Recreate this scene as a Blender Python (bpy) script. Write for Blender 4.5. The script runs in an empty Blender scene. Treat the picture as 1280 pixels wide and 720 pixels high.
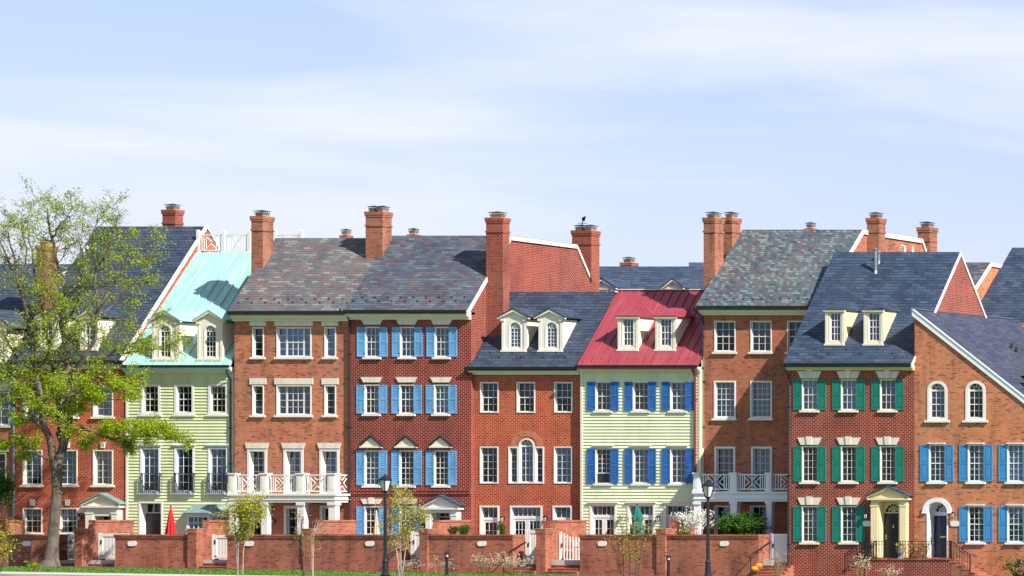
import bpy, bmesh, math, random
from mathutils import Vector
R = math.radians
random.seed(7)
scn = bpy.context.scene
COL = scn.collection
# ------------------------------------------------------------------ camera, sky, sun, exposure
F, D, VPX, HZ, CX, CZ = 5000.0, 200.0, 3640.0, 640.0, 120.0, 2.67
cam = bpy.data.cameras.new('camera'); co = bpy.data.objects.new('camera', cam); COL.objects.link(co)
co.location = (CX, -D, CZ); co.rotation_euler = (R(90), 0, 0)
cam.sensor_width = 36; cam.lens = 36*F/1280; cam.shift_x = -(VPX-640)/1280; cam.shift_y = (HZ-360)/1280
cam.clip_start = 1; cam.clip_end = 5000
scn.camera = co
scn.view_settings.view_transform = 'Standard'; scn.view_settings.look = 'None'
scn.view_settings.exposure = .95; scn.view_settings.gamma = 1
SUN = Vector((-2.5, 1.0, -2.4)).normalized()
w = bpy.data.worlds.new('World'); scn.world = w; w.use_nodes = True
def sky():
    nt = w.node_tree; N = nt.nodes; L = nt.links; N.clear()
    out = N.new('ShaderNodeOutputWorld'); bg = N.new('ShaderNodeBackground')
    s = N.new('ShaderNodeTexSky'); s.sky_type = 'NISHITA'; s.sun_disc = False
    s.sun_elevation = math.asin(-SUN.z); s.sun_rotation = math.atan2(-SUN.x, -SUN.y)
    s.air_density = 1.0; s.dust_density = 0.4; s.ozone_density = 3.5
    tint = N.new('ShaderNodeMix'); tint.data_type = 'RGBA'; tint.blend_type = 'MULTIPLY'
    tint.inputs[0].default_value = 1; tint.inputs[7].default_value = (1.0, 0.875, 1.075, 1)
    L.new(s.outputs[0], tint.inputs[6])
    # thin streaky clouds laid over the sky by direction
    tc = N.new('ShaderNodeTexCoord'); mp = N.new('ShaderNodeMapping'); mp.inputs['Scale'].default_value = (5, 5, 30)
    mp.inputs['Location'].default_value = (7.3, 2.2, 4.4)
    L.new(tc.outputs['Generated'], mp.inputs[0])
    n1 = N.new('ShaderNodeTexNoise'); n1.inputs['Scale'].default_value = 1.0; n1.inputs['Detail'].default_value = 7; n1.inputs['Roughness'].default_value = .52
    n1.inputs['Distortion'].default_value = .5
    L.new(mp.outputs[0], n1.inputs['Vector'])
    rp = N.new('ShaderNodeValToRGB'); rp.color_ramp.elements[0].position = .44; rp.color_ramp.elements[1].position = .64
    rp.color_ramp.elements[0].color = (0, 0, 0, 1); rp.color_ramp.elements[1].color = (1, 1, 1, 1)
    L.new(n1.outputs['Fac'], rp.inputs[0])
    mul = N.new('ShaderNodeMath'); mul.operation = 'MULTIPLY'; mul.inputs[1].default_value = .75
    L.new(rp.outputs[0], mul.inputs[0])
    mx = N.new('ShaderNodeMix'); mx.data_type = 'RGBA'; mx.inputs[7].default_value = (6.9, 7.0, 7.5, 1)
    L.new(mul.outputs[0], mx.inputs[0]); L.new(tint.outputs[2], mx.inputs[6])
    L.new(mx.outputs[2], bg.inputs[0]); bg.inputs[1].default_value = .072
    L.new(bg.outputs[0], out.inputs[0])
sky()
sl = bpy.data.lights.new('sun', 'SUN'); so = bpy.data.objects.new('sun', sl); COL.objects.link(so)
sl.energy = 4.7; sl.angle = R(.5); sl.color = (1, .95, .86)
so.rotation_euler = SUN.to_track_quat('-Z', 'Y').to_euler()

# ------------------------------------------------------------------ photo-to-place measures
def SX(px, Y): return CX + (px-VPX)*(D+Y)/F
def SZ(py, Y): return CZ - (py-HZ)*(D+Y)/F
def SY(px, X): return (X-CX)*F/(px-VPX) - D       # depth at which a line of constant X shows at px

# ------------------------------------------------------------------ materials
MATS = {}
def newmat(name):
    m = bpy.data.materials.new(name); m.use_nodes = True; MATS[name] = m
    return m, m.node_tree.nodes, m.node_tree.links, m.node_tree.nodes['Principled BSDF']
def nmath(N, L, op, a, b=None, c=None):
    n = N.new('ShaderNodeMath'); n.operation = op
    for i, v in enumerate((a, b, c)):
        if v is None: continue
        if isinstance(v, (int, float)): n.inputs[i].default_value = v
        else: L.new(v, n.inputs[i])
    return n.outputs[0]
def nmix(N, L, f, a, b, blend='MIX'):
    n = N.new('ShaderNodeMix'); n.data_type = 'RGBA'; n.blend_type = blend
    for i, v in ((0, f), (6, a), (7, b)):
        if isinstance(v, (int, float)): n.inputs[i].default_value = v
        elif isinstance(v, tuple): n.inputs[i].default_value = (*v, 1) if len(v) == 3 else v
        else: L.new(v, n.inputs[i])
    return n.outputs[2]
def noise(N, L, vec, scale, detail=3, rough=.5):
    n = N.new('ShaderNodeTexNoise'); n.inputs['Scale'].default_value = scale; n.inputs['Detail'].default_value = detail
    n.inputs['Roughness'].default_value = rough
    if vec is not None: L.new(vec, n.inputs['Vector'])
    return n.outputs['Fac']
def ramp(N, L, f, stops, const=False):
    r = N.new('ShaderNodeValToRGB'); e = r.color_ramp.elements
    if const: r.color_ramp.interpolation = 'CONSTANT'
    while len(e) < len(stops): e.new(.5)
    for i, (p, c) in enumerate(stops): e[i].position = p; e[i].color = (*c, 1)
    L.new(f, r.inputs[0]); return r.outputs[0]
def paint(name, col, rough=.55, metal=0, var=.14, scale=1.5, bump=0, streak=True, spec=.4):
    m, N, L, B = newmat(name)
    g = N.new('ShaderNodeNewGeometry'); mp = N.new('ShaderNodeMapping')
    mp.inputs['Scale'].default_value = (1, 1, .35 if streak else 1); L.new(g.outputs['Position'], mp.inputs[0])
    f = noise(N, L, mp.outputs[0], scale, 5, .6)
    c = ramp(N, L, f, [(.3, tuple(v*(1-var*1.3) for v in col)), (.55, col), (.75, tuple(min(1, v*(1+var*.6)) for v in col))])
    L.new(c, B.inputs['Base Color']); B.inputs['Roughness'].default_value = rough; B.inputs['Metallic'].default_value = metal
    B.inputs['Specular IOR Level'].default_value = spec
    if bump:
        b = N.new('ShaderNodeBump'); b.inputs['Strength'].default_value = bump; b.inputs['Distance'].default_value = .02
        L.new(noise(N, L, g.outputs['Position'], 30, 3), b.inputs['Height']); L.new(b.outputs[0], B.inputs['Normal'])
    return m
def masonry(name, cols, mortar, bw=.21, bh=.085, mw=.07, mh=.13, patch=.28, rough=.88, header=False, vaxis='Z', uaxis='XY', bump=.2, tint=None, squash=1.0):
    """courses of single bricks or slates, each with its own colour"""
    m, N, L, B = newmat(name)
    g = N.new('ShaderNodeNewGeometry'); sp = N.new('ShaderNodeSeparateXYZ'); L.new(g.outputs['Position'], sp.inputs[0])
    u = nmath(N, L, 'ADD', sp.outputs[0], sp.outputs[1]) if uaxis == 'XY' else sp.outputs[{'X': 0, 'Y': 1}[uaxis]]
    v = sp.outputs[2]
    vr = nmath(N, L, 'DIVIDE', v, bh); row = nmath(N, L, 'FLOOR', vr); fv = nmath(N, L, 'FRACT', vr)
    half = nmath(N, L, 'MULTIPLY', nmath(N, L, 'FLOORED_MODULO', row, 2), .5 if not header else .5)
    ur = nmath(N, L, 'ADD', nmath(N, L, 'DIVIDE', u, bw), half)
    colm = nmath(N, L, 'FLOOR', ur); fu = nmath(N, L, 'FRACT', ur)
    if header:   # flemish bond: each unit is a stretcher and a header
        hd = nmath(N, L, 'GREATER_THAN', fu, .66)
        colm = nmath(N, L, 'ADD', nmath(N, L, 'MULTIPLY', colm, 2), hd)
        d1 = nmath(N, L, 'ABSOLUTE', nmath(N, L, 'SUBTRACT', fu, .66))
        jm = nmath(N, L, 'LESS_THAN', d1, mw*.6)
        jm = nmath(N, L, 'MAXIMUM', jm, nmath(N, L, 'LESS_THAN', fu, mw))
    else:
        jm = nmath(N, L, 'LESS_THAN', fu, mw)
    cb = N.new('ShaderNodeCombineXYZ'); L.new(colm, cb.inputs[0]); L.new(row, cb.inputs[1])
    wn = N.new('ShaderNodeTexWhiteNoise'); wn.noise_dimensions = '2D'; L.new(cb.outputs[0], wn.inputs['Vector'])
    st = [(i/len(cols), c) for i, c in enumerate(cols)]
    c = ramp(N, L, wn.outputs['Value'], st, True)
    mort = nmath(N, L, 'MAXIMUM', jm, nmath(N, L, 'LESS_THAN', fv, mh))
    c = nmix(N, L, mort, c, mortar)
    mp = N.new('ShaderNodeMapping'); mp.inputs['Scale'].default_value = (1, 1, .6); L.new(g.outputs['Position'], mp.inputs[0])
    f = noise(N, L, mp.outputs[0], .8, 6, .62)
    pv = ramp(N, L, f, [(.28, (1-patch,)*3), (.5, (1, 1, 1)), (.75, (1+patch*.35,)*3)])
    c = nmix(N, L, 1.0, c, pv, 'MULTIPLY')
    m2 = N.new('ShaderNodeMapping'); m2.inputs['Scale'].default_value = (3.2, 3.2, .45); L.new(g.outputs['Position'], m2.inputs[0])
    f2 = noise(N, L, m2.outputs[0], 1.0, 5, .65)
    c = nmix(N, L, 1.0, c, ramp(N, L, f2, [(.30, (1-patch*.8,)*3), (.48, (1, 1, 1)), (.72, (1+patch*.25,)*3)]), 'MULTIPLY')
    f3 = noise(N, L, g.outputs['Position'], .33, 2, .5)
    c = nmix(N, L, 1.0, c, ramp(N, L, f3, [(.35, (.90, .96, 1.0)), (.65, (1.06, 1.0, .95))]), 'MULTIPLY')
    L.new(c, B.inputs['Base Color']); B.inputs['Roughness'].default_value = rough; B.inputs['Specular IOR Level'].default_value = .25
    if bump:
        b = N.new('ShaderNodeBump'); b.inputs['Strength'].default_value = bump; b.inputs['Distance'].default_value = .012
        hgt = nmath(N, L, 'SUBTRACT', wn.outputs['Value'], nmath(N, L, 'MULTIPLY', mort, 1.5))
        L.new(hgt, b.inputs['Height']); L.new(b.outputs[0], B.inputs['Normal'])
    return m
def sc(c, k): return tuple(v*k for v in c)
def brickset(base, spread=.35):
    r, g, b = base
    return [sc(base, 1-spread), base, sc(base, 1+spread*.35), (r*1.05, g*1.15, b*1.1), base, sc(base, 1-spread*.3), (r*.92, g*.85, b*.9), (r*1.12, g*1.2, b*1.1), base, sc(base, 1+spread*.15)]
def few(base, spread, dark): return brickset(base, spread)*2+[dark]
BR = {
 'red':    masonry('brick_red', brickset((.34, .054, .024), .32), (.55, .23, .15), mw=.15, mh=.17),
 'orange': masonry('brick_orange', few((.41, .142, .080), .34, (.19, .07, .05)), (.54, .27, .18)),
 'dark':   masonry('brick_dark', brickset((.17, .021, .014), .32), (.48, .23, .18), mw=.12, mh=.13),
 'redor':  masonry('brick_redorange', brickset((.35, .058, .026), .32), (.56, .24, .15), mw=.15, mh=.16),
 'tan':    masonry('brick_tan', few((.34, .112, .064), .32, (.17, .06, .05)), (.42, .21, .14)),
 'dark2':  masonry('brick_dark_green_house', brickset((.20, .030, .020), .32), (.50, .26, .20), mw=.12, mh=.13),
 'gold':   masonry('brick_gold', few((.44, .158, .076), .33, (.2, .08, .05)), (.54, .29, .18)),
 'wall':   masonry('brick_garden', brickset((.29, .092, .056), .42), (.36, .19, .14), bw=.22, bh=.08, patch=.42),
 'chim':   masonry('brick_chimney', brickset((.265, .100, .062), .36), (.38, .21, .15), patch=.38),
 'chimr':  masonry('brick_chimney_red', brickset((.215, .048, .032), .34), (.42, .19, .14), mw=.12, patch=.35),
}
SLATE = dict(mw=.04, mh=.16, rough=.6, bump=.3, patch=.28)
RF = {
 'navy':  masonry('slate_navy', [(.040, .056, .090), (.048, .066, .104), (.033, .046, .076), (.058, .074, .104), (.043, .060, .092)], (.010, .013, .024), bw=.42, bh=.15, **SLATE),
 'mixed': masonry('slate_mixed', [(.13, .115, .12), (.15, .145, .14), (.11, .13, .13), (.145, .105, .10), (.10, .105, .12), (.19, .19, .18), (.13, .10, .12), (.12, .12, .12)], (.05, .05, .055), bw=.36, bh=.12, **SLATE),
 'mixed2': masonry('slate_mixed_blue', [(.070, .085, .115), (.09, .11, .135), (.085, .12, .13), (.12, .09, .105), (.06, .068, .09), (.12, .14, .16), (.08, .075, .10), (.08, .09, .11)], (.03, .034, .05), bw=.36, bh=.12, **SLATE),
 'speck': masonry('slate_speckled', [(.085, .115, .13), (.14, .175, .18), (.11, .09, .10), (.075, .10, .115), (.17, .195, .20), (.12, .10, .105), (.06, .075, .09), (.10, .135, .15)], (.03, .04, .05), bw=.17, bh=.115, **SLATE),
 'blue':  masonry('slate_blue', [(.036, .058, .098), (.043, .068, .114), (.030, .047, .082), (.053, .077, .118), (.039, .060, .096)], (.010, .016, .034), bw=.44, bh=.15, **SLATE),
 'bluey': masonry('slate_blue_side', [(.045, .058, .098), (.052, .068, .112), (.038, .048, .08), (.066, .074, .11), (.06, .054, .08)], (.02, .025, .045), bw=.44, bh=.10, uaxis='Y', **SLATE),
}
def metalroof(name, col, wear):
    m, N, L, B = newmat(name)
    g = N.new('ShaderNodeNewGeometry')
    mp = N.new('ShaderNodeMapping'); mp.inputs['Scale'].default_value = (3, .4, .4); L.new(g.outputs['Position'], mp.inputs[0])
    f = noise(N, L, mp.outputs[0], 1.3, 5, .6)
    c = ramp(N, L, f, [(.28, sc(col, .72)), (.45, sc(col, .92)), (.58, col), (.75, wear)])
    L.new(c, B.inputs['Base Color']); B.inputs['Roughness'].default_value = .42; B.inputs['Metallic'].default_value = .0
    B.inputs['Specular IOR Level'].default_value = .6
    return m
M = {
 'teal': metalroof('copper_green_metal', (.30, .55, .49), (.50, .70, .65)),
 'pinkred': metalroof('red_metal', (.29, .045, .062), (.37, .09, .11)),
 'patina': metalroof('patina_metal', (.16, .25, .24), (.30, .42, .38)),
 'white': paint('white_paint', (.69, .67, .63), .45, var=.06),
 'cool': paint('white_trim', (.70, .73, .77), .45, var=.05),
 'cream': paint('cream_paint', (.70, .65, .54), .5, var=.07),
 'yellow': paint('pale_yellow_paint', (.72, .60, .36), .5, var=.07),
 'stone': paint('pale_stone', (.66, .61, .53), .75, var=.14, scale=4, bump=.2),
 'stucco': paint('warm_stucco', (.74, .68, .56), .75, var=.08),
 'green_siding': paint('pale_green_siding', (.60, .64, .39), .5, var=.12),
 'green_siding2': paint('soft_green_siding', (.65, .69, .47), .5, var=.11),
 'sh_sky': paint('sky_blue_paint', (.13, .34, .60), .55, var=.22, scale=3),
 'sh_blue': paint('deep_blue_paint', (.022, .12, .38), .55, var=.22, scale=3),
 'sh_mid': paint('azure_paint', (.05, .23, .48), .55, var=.16, scale=3),
 'sh_green': paint('teal_green_paint', (.006, .175, .13), .55, var=.16, scale=3),
 'black': paint('black_iron', (.012, .013, .017), .4, .0, .1),
 'gutter': paint('dark_gutter', (.03, .03, .035), .4, .3, .1),
 'pipe_red': paint('dark_red_pipe', (.22, .03, .025), .45, .1, .1),
 'pipe_grey': paint('grey_pipe', (.22, .26, .30), .45, .3, .1),
 'door_black': paint('black_door', (.008, .009, .013), .3, var=.1),
 'door_navy': paint('navy_door', (.012, .022, .06), .3, var=.1),
 'lead': paint('lead_flashing', (.20, .23, .26), .5, .5, .1),
 'galv': paint('galvanised_metal', (.30, .33, .38), .4, .7, .15),
 'brass': paint('brass', (.70, .50, .18), .3, .9, .1),
 'capstone': paint('weathered_capstone', (.30, .22, .17), .9, var=.25, scale=5),
 'terracotta': paint('terracotta', (.55, .22, .10), .8, var=.15),
 'red_cloth': paint('red_cloth', (.50, .012, .012), .8, var=.2, scale=4),
 'green_cloth': paint('green_cloth', (.008, .13, .11), .8, var=.2, scale=4),
 'beige_cloth': paint('beige_cloth', (.60, .44, .30), .85, var=.15, scale=4),
 'curtain': paint('white_curtain', (.36, .40, .44), .9, var=.15, scale=6),
 'blind': paint('blue_grey_blind', (.10, .20, .34), .8, var=.1, scale=2),
 'blind2': paint('pale_blind', (.42, .55, .72), .8, var=.1, scale=2),
 'pumpkin': paint('pumpkin_skin', (.75, .24, .02), .5, var=.15, scale=8),
 'stem': paint('dry_stem', (.22, .16, .07), .8),
 'bark': paint('grey_bark', (.135, .105, .085), .95, var=.5, scale=5, bump=.9),
 'bark_pale': paint('pale_bark', (.34, .29, .24), .9, var=.4, scale=6, bump=.5),
 'bark_dark': paint('dark_bark', (.09, .065, .05), .9, var=.3, scale=6, bump=.5),
 'concrete': paint('concrete', (.42, .40, .36), .9, var=.15, scale=1.2, streak=False, bump=.3),
 'dirt': paint('mulch', (.10, .06, .04), 1, var=.4, scale=4, streak=False, bump=.8),
 'dark': paint('room_shade_black', (.012, .014, .020), .9, var=.3),  # near-black colour stands in for the shade inside unlit rooms
 'lampglass': paint('frosted_lamp_glass', (.62, .60, .55), .25, var=.06),
 'wire': paint('snow_guard_metal', (.03, .03, .04), .5, .3),
 'urn': paint('grey_urn', (.22, .25, .30), .7, var=.2, scale=5),
 'seatred': paint('red_paint', (.55, .02, .03), .6),
}
def glassmat(name, tint, refl, fac):
    m, N, L, B = newmat(name)
    out = N['Material Output']; N.remove(B)
    t = N.new('ShaderNodeBsdfTransparent'); t.inputs[0].default_value = (*tint, 1)
    g = N.new('ShaderNodeBsdfGlossy'); g.inputs[0].default_value = (*refl, 1); g.inputs[1].default_value = .03
    geo = N.new('ShaderNodeNewGeometry'); bp = N.new('ShaderNodeBump'); bp.inputs['Strength'].default_value = .25; bp.inputs['Distance'].default_value = .02
    L.new(noise(N, L, geo.outputs['Position'], 1.6, 2), bp.inputs['Height']); L.new(bp.outputs[0], g.inputs['Normal'])
    f = N.new('ShaderNodeFresnel'); f.inputs[0].default_value = 1.5
    a = nmath(N, L, 'ADD', f.outputs[0], fac)
    mx = N.new('ShaderNodeMixShader'); L.new(a, mx.inputs[0]); L.new(t.outputs[0], mx.inputs[1]); L.new(g.outputs[0], mx.inputs[2])
    L.new(mx.outputs[0], out.inputs[0]); return m
M['glass'] = glassmat('window_glass', (.55, .66, .74), (.8, .9, 1), .0)
M['glass_c'] = glassmat('window_glass_old', (.42, .52, .60), (.7, .85, 1), .04)
M['glass_b'] = glassmat('window_glass_reflecting', (.5, .64, .78), (.50, .70, 1), .09)
def leafmat(name, cols, trans=.35):
    m, N, L, B = newmat(name)
    g = N.new('ShaderNodeNewGeometry')
    f = N.new('ShaderNodeTexWhiteNoise'); f.noise_dimensions = '1D'; L.new(g.outputs['Random Per Island'], f.inputs['W'])
    c = ramp(N, L, f.outputs['Value'], [(i/max(1, len(cols)-1), k) for i, k in enumerate(cols)])
    L.new(c, B.inputs['Base Color']); B.inputs['Roughness'].default_value = .55; B.inputs['Specular IOR Level'].default_value = .2
    t = N.new('ShaderNodeBsdfTranslucent'); L.new(c, t.inputs[0])
    mx = N.new('ShaderNodeMixShader'); mx.inputs[0].default_value = trans
    L.new(B.outputs[0], mx.inputs[1]); L.new(t.outputs[0], mx.inputs[2]); L.new(mx.outputs[0], N['Material Output'].inputs[0])
    return m
M['leaf'] = leafmat('spring_leaves', [(.24, .34, .015), (.38, .48, .022), (.15, .24, .010), (.50, .58, .035)], .45)
M['leaf_y'] = leafmat('yellow_green_leaves', [(.36, .34, .015), (.48, .42, .02), (.26, .28, .015), (.40, .42, .03)])
M['leaf_g'] = leafmat('green_leaves', [(.035, .11, .012), (.06, .17, .015), (.025, .07, .01), (.09, .22, .02)])
M['leaf_d'] = leafmat('dark_evergreen_leaves', [(.012, .05, .012), (.02, .08, .015), (.03, .10, .02)])
M['blossom'] = leafmat('white_blossom', [(.70, .70, .66), (.80, .80, .76), (.55, .60, .45)], .2)
M['drybloom'] = leafmat('cream_dry_blooms', [(.55, .46, .34), (.65, .58, .45), (.40, .30, .20)], .2)
M['flower'] = leafmat('yellow_flowers', [(.55, .42, .03), (.65, .55, .08), (.20, .25, .03)], .2)
M['grassleaf'] = leafmat('grass_blades', [(.045, .13, .008), (.08, .20, .012), (.14, .26, .02), (.04, .10, .008)], .3)
def grassmat():
    m, N, L, B = newmat('lawn')
    g = N.new('ShaderNodeNewGeometry'); f = noise(N, L, g.outputs['Position'], .6, 8, .7)
    c = ramp(N, L, f, [(.3, (.03, .08, .008)), (.5, (.055, .13, .01)), (.7, (.12, .19, .02))])
    L.new(c, B.inputs['Base Color']); B.inputs['Roughness'].default_value = 1; return m
M['lawn'] = grassmat()

# ------------------------------------------------------------------ mesh builder
WP = {}
class MB:
    def __init__(s): s.v = []; s.f = []; s.mi = []; s.m = 0
    def poly(s, pts):
        n = len(s.v); s.v += [tuple(p) for p in pts]; s.f.append(tuple(range(n, n+len(pts)))); s.mi.append(s.m); return s
    def faces(s, vs, fs):
        n = len(s.v); s.v += [tuple(p) for p in vs]
        for f in fs: s.f.append(tuple(i+n for i in f)); s.mi.append(s.m)
        return s
    def box(s, x0, x1, y0, y1, z0, z1):
        vs = [(x, y, z) for x in (x0, x1) for y in (y0, y1) for z in (z0, z1)]
        return s.faces(vs, [(0, 1, 3, 2), (4, 6, 7, 5), (0, 4, 5, 1), (2, 3, 7, 6), (0, 2, 6, 4), (1, 5, 7, 3)])
    def extr(s, ring, vec):
        n = len(ring); vs = list(ring)+[tuple(Vector(p)+Vector(vec)) for p in ring]
        fs = [tuple(range(n)), tuple(range(2*n-1, n-1, -1))]+[(i, (i+1) % n, n+(i+1) % n, n+i) for i in range(n)]
        return s.faces(vs, fs)
    def prY(s, pts, y0, y1): return s.extr([(x, y0, z) for x, z in pts], (0, y1-y0, 0))
    def prX(s, pts, x0, x1): return s.extr([(x0, y, z) for y, z in pts], (x1-x0, 0, 0))
    def bar(s, a, b, wd, dp=None):
        a = Vector(a); b = Vector(b); d = (b-a)
        if d.length < 1e-5: return s
        d.normalize(); dp = dp or wd
        up = Vector((0, 0, 1)) if abs(d.z) < .9 else Vector((0, 1, 0))
        u = d.cross(up).normalized(); v = d.cross(u).normalized()
        ring = [a+u*wd/2+v*dp/2, a-u*wd/2+v*dp/2, a-u*wd/2-v*dp/2, a+u*wd/2-v*dp/2]
        return s.extr(ring, b-a)
    def tube(s, pts, rad, n=8, cap=True):
        pts = [Vector(p) for p in pts]; rings = []
        for i, p in enumerate(pts):
            d = (pts[min(i+1, len(pts)-1)]-pts[max(i-1, 0)])
            d = d.normalized() if d.length > 1e-6 else Vector((0, 0, 1))
            up = Vector((0, 1, 0)) if abs(d.y) < .9 else Vector((1, 0, 0))
            u = d.cross(up).normalized(); v = d.cross(u).normalized(); r = rad[i] if hasattr(rad, '__len__') else rad
            rings.append([p+(u*math.cos(t)+v*math.sin(t))*r for t in (2*math.pi*k/n for k in range(n))])
        vs = [q for r in rings for q in r]
        fs = [(i*n+k, i*n+(k+1) % n, (i+1)*n+(k+1) % n, (i+1)*n+k) for i in range(len(pts)-1) for k in range(n)]
        if cap: fs += [tuple(range(n-1, -1, -1)), tuple((len(pts)-1)*n+k for k in range(n))]
        return s.faces(vs, fs)
    def lathe(s, cx, cy, prof, n=12, rot=0):
        vs = [(cx+r*math.cos(rot+2*math.pi*k/n), cy+r*math.sin(rot+2*math.pi*k/n), z) for r, z in prof for k in range(n)]
        fs = [(i*n+k, i*n+(k+1) % n, (i+1)*n+(k+1) % n, (i+1)*n+k) for i in range(len(prof)-1) for k in range(n)]
        fs += [tuple(range(n-1, -1, -1)), tuple((len(prof)-1)*n+k for k in range(n))]
        return s.faces(vs, fs)
    def arch(s, xc, zs, r0, r1, y0, y1, n=14):
        for k in range(n):
            a, b = math.pi*k/n, math.pi*(k+1)/n
            s.prY([(xc+r*math.cos(t), zs+r*math.sin(t)) for r, t in ((r0, a), (r1, a), (r1, b), (r0, b))], y0, y1)
        return s
    def build(s, name, mat, parent=None, at=None, smooth=False):
        if at is None: at = WP[parent.name] if parent else Vector((0, 0, 0))
        at = Vector(at); me = bpy.data.meshes.new(name)
        me.from_pydata([(x-at.x, y-at.y, z-at.z) for x, y, z in s.v], [], s.f)
        for m in (mat if isinstance(mat, (list, tuple)) else [mat]): me.materials.append(m)
        if any(s.mi): me.polygons.foreach_set('material_index', s.mi)
        if len(s.f) < 20000:
            bm = bmesh.new(); bm.from_mesh(me); bmesh.ops.recalc_face_normals(bm, faces=bm.faces); bm.to_mesh(me); bm.free()
        if smooth: me.polygons.foreach_set('use_smooth', [True]*len(me.polygons))
        o = bpy.data.objects.new(name, me); COL.objects.link(o); WP[o.name] = at
        if parent: o.parent = parent; o.location = at-WP[parent.name]
        else: o.location = at
        return o
def tag(o, label=None, cat=None, group=None, kind=None):
    if label: o['label'] = label
    if cat: o['category'] = cat
    if group: o['group'] = group
    if kind: o['kind'] = kind
    return o
def thing(name, label, cat, loc, group=None):
    o = bpy.data.objects.new(name, None); o.empty_display_size = .3; COL.objects.link(o); o.location = loc; WP[o.name] = Vector(loc)
    return tag(o, label, cat, group)
def dup(o, at, parent):
    c = o.copy(); COL.objects.link(c); c.parent = parent; WP[c.name] = Vector(at); c.location = Vector(at)-WP[parent.name]; return c

# ------------------------------------------------------------------ ground
def gz(X): return -min(max((X+20)*.0155, 0), .62)
def ground():
    xs = [-900, -300, -80]+[-40+i*2 for i in range(0, 50)]+[120, 400, 1200]
    ys = [-1200, -400, -205, -120, -70]+[-60+i*3 for i in range(0, 40)]+[120, 400, 1500]
    b = MB(); vs = [(x, y, gz(x)+(0 if y > -60 else (-.4 if y > -150 else -1.2))) for y in ys for x in xs]; n = len(xs)
    b.faces(vs, [(j*n+i, j*n+i+1, (j+1)*n+i+1, (j+1)*n+i) for j in range(len(ys)-1) for i in range(n-1)])
    tag(b.build('ground', M['lawn']), kind='structure')
    p = MB()   # footpath across the lawn
    px = [-60+i*4 for i in range(0, 17)]
    for a, c in zip(px[:-1], px[1:]):
        za, zb_ = gz(a)+.09, gz(c)+.09
        p.faces([(a, -21.8, za), (c, -21.8, zb_), (c, -18.4, zb_), (a, -18.4, za), (a, -21.8, za-.2), (c, -21.8, zb_-.2)], [(0, 1, 2, 3), (4, 5, 1, 0)])
    tag(p.build('footpath', M['concrete']), kind='structure')
    g = MB(); rnd = random.Random(3)
    for i in range(26000):
        y = -5.2-31*rnd.random(); x = SX(rnd.uniform(-20, 900), y)
        if -23.0 < y < -17.8 and x < SX(430, -26): continue
        h = (.03+.05*rnd.random()**2)*(.6 if y < -23 else 1); a = rnd.random()*6.28; dx, dy = math.cos(a)*.035, math.sin(a)*.035
        z = gz(x); lx = rnd.uniform(-.04, .04)
        g.poly([(x-dx, y-dy, z), (x+dx, y+dy, z), (x+lx, y, z+h)])
    tag(g.build('grass', M['grassleaf']), label='short bright green lawn grass in front of the garden walls', cat='grass', kind='stuff')
    q = MB()   # raised paved yards behind the garden walls
    q.box(-40, SX(962, -3.3), -3.2, -.01, -1, .30)
    tag(q.build('courtyard_paving', M['concrete']), kind='structure')
    e = MB()
    for a, c in zip(range(-36, 12, 2), range(-34, 14, 2)):
        e.poly([(a, -5.1, gz(a)+.012), (c, -5.1, gz(c)+.012), (c, -3.5, gz(c)+.012), (a, -3.5, gz(a)+.012)])
    tag(e.build('planting_bed', M['dirt']), kind='structure')
ground()

# ------------------------------------------------------------------ facade pieces
def flared(b, xc, w0, w1, z0, z1, y0, y1):
    b.prY([(xc-w0/2, z0), (xc+w0/2, z0), (xc+w1/2, z1), (xc-w1/2, z1)], y0, y1)
def grid(b, x0, x1, z0, z1, y0, y1, nx, nz, t=.017, rim=.030, mid=True):
    """sash rim with glazing bars"""
    b.box(x0, x0+rim, y0, y1, z0, z1); b.box(x1-rim, x1, y0, y1, z0, z1)
    b.box(x0+rim, x1-rim, y0, y1, z0, z0+rim*1.4); b.box(x0+rim, x1-rim, y0, y1, z1-rim, z1)
    for i in range(1, nx):
        x = x0+rim+(x1-x0-2*rim)*i/nx; b.box(x-t/2, x+t/2, y0+.012, y1-.004, z0+rim, z1-rim)
    for j in range(1, nz):
        z = z0+rim+(z1-z0-2*rim)*j/nz
        tt = .045 if (mid and nz % 2 == 0 and j == nz//2) else t
        b.box(x0+rim, x1-rim, y0+(.004 if tt > t else .014), y1-.006, z-tt/2, z+tt/2)
def louvre(b, x0, x1, z0, z1, y, panel=False, t=.034, right=False):
    """shutter on the wall face y (towards the camera)"""
    yf = y-t-.004; s = .06
    b.m = 0
    b.box(x0, x0+s, yf, yf+t, z0, z1); b.box(x1-s, x1, yf, yf+t, z0, z1)
    zm = z0+(z1-z0)*.5
    for a, c in ((z0, z0+.09), (zm-.04, zm+.04), (z1-.08, z1)): b.box(x0+s, x1-s, yf+.002, yf+t-.002, a, c)
    for a, c in ((z0+.09, zm-.04), (zm+.04, z1-.08)):
        if panel:
            b.box(x0+s, x1-s, yf+.016, yf+t-.004, a, c)
            b.box(x0+s+.04, x1-s-.04, yf+.006, yf+.0155, a+.05, c-.05)
        else:
            n = max(3, int((c-a)/.085))
            b.box(x0+s, x1-s, yf+t-.012, yf+t-.004, a, c)
            for i in range(n):
                zz = a+(c-a)*i/n; h = (c-a)/n
                b.faces([(x0+s, yf+.006, zz), (x1-s, yf+.006, zz), (x1-s, yf+.026, zz+h*.95), (x0+s, yf+.026, zz+h*.95)], [(0, 1, 2, 3)])
    b.m = 1
    xh = x0 if right else x1
    for zz in (z0+.14, z1-.2): b.box(xh-.02, xh+.02, yf-.012, yf-.001, zz, zz+.05)
    b.m = 0
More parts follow.
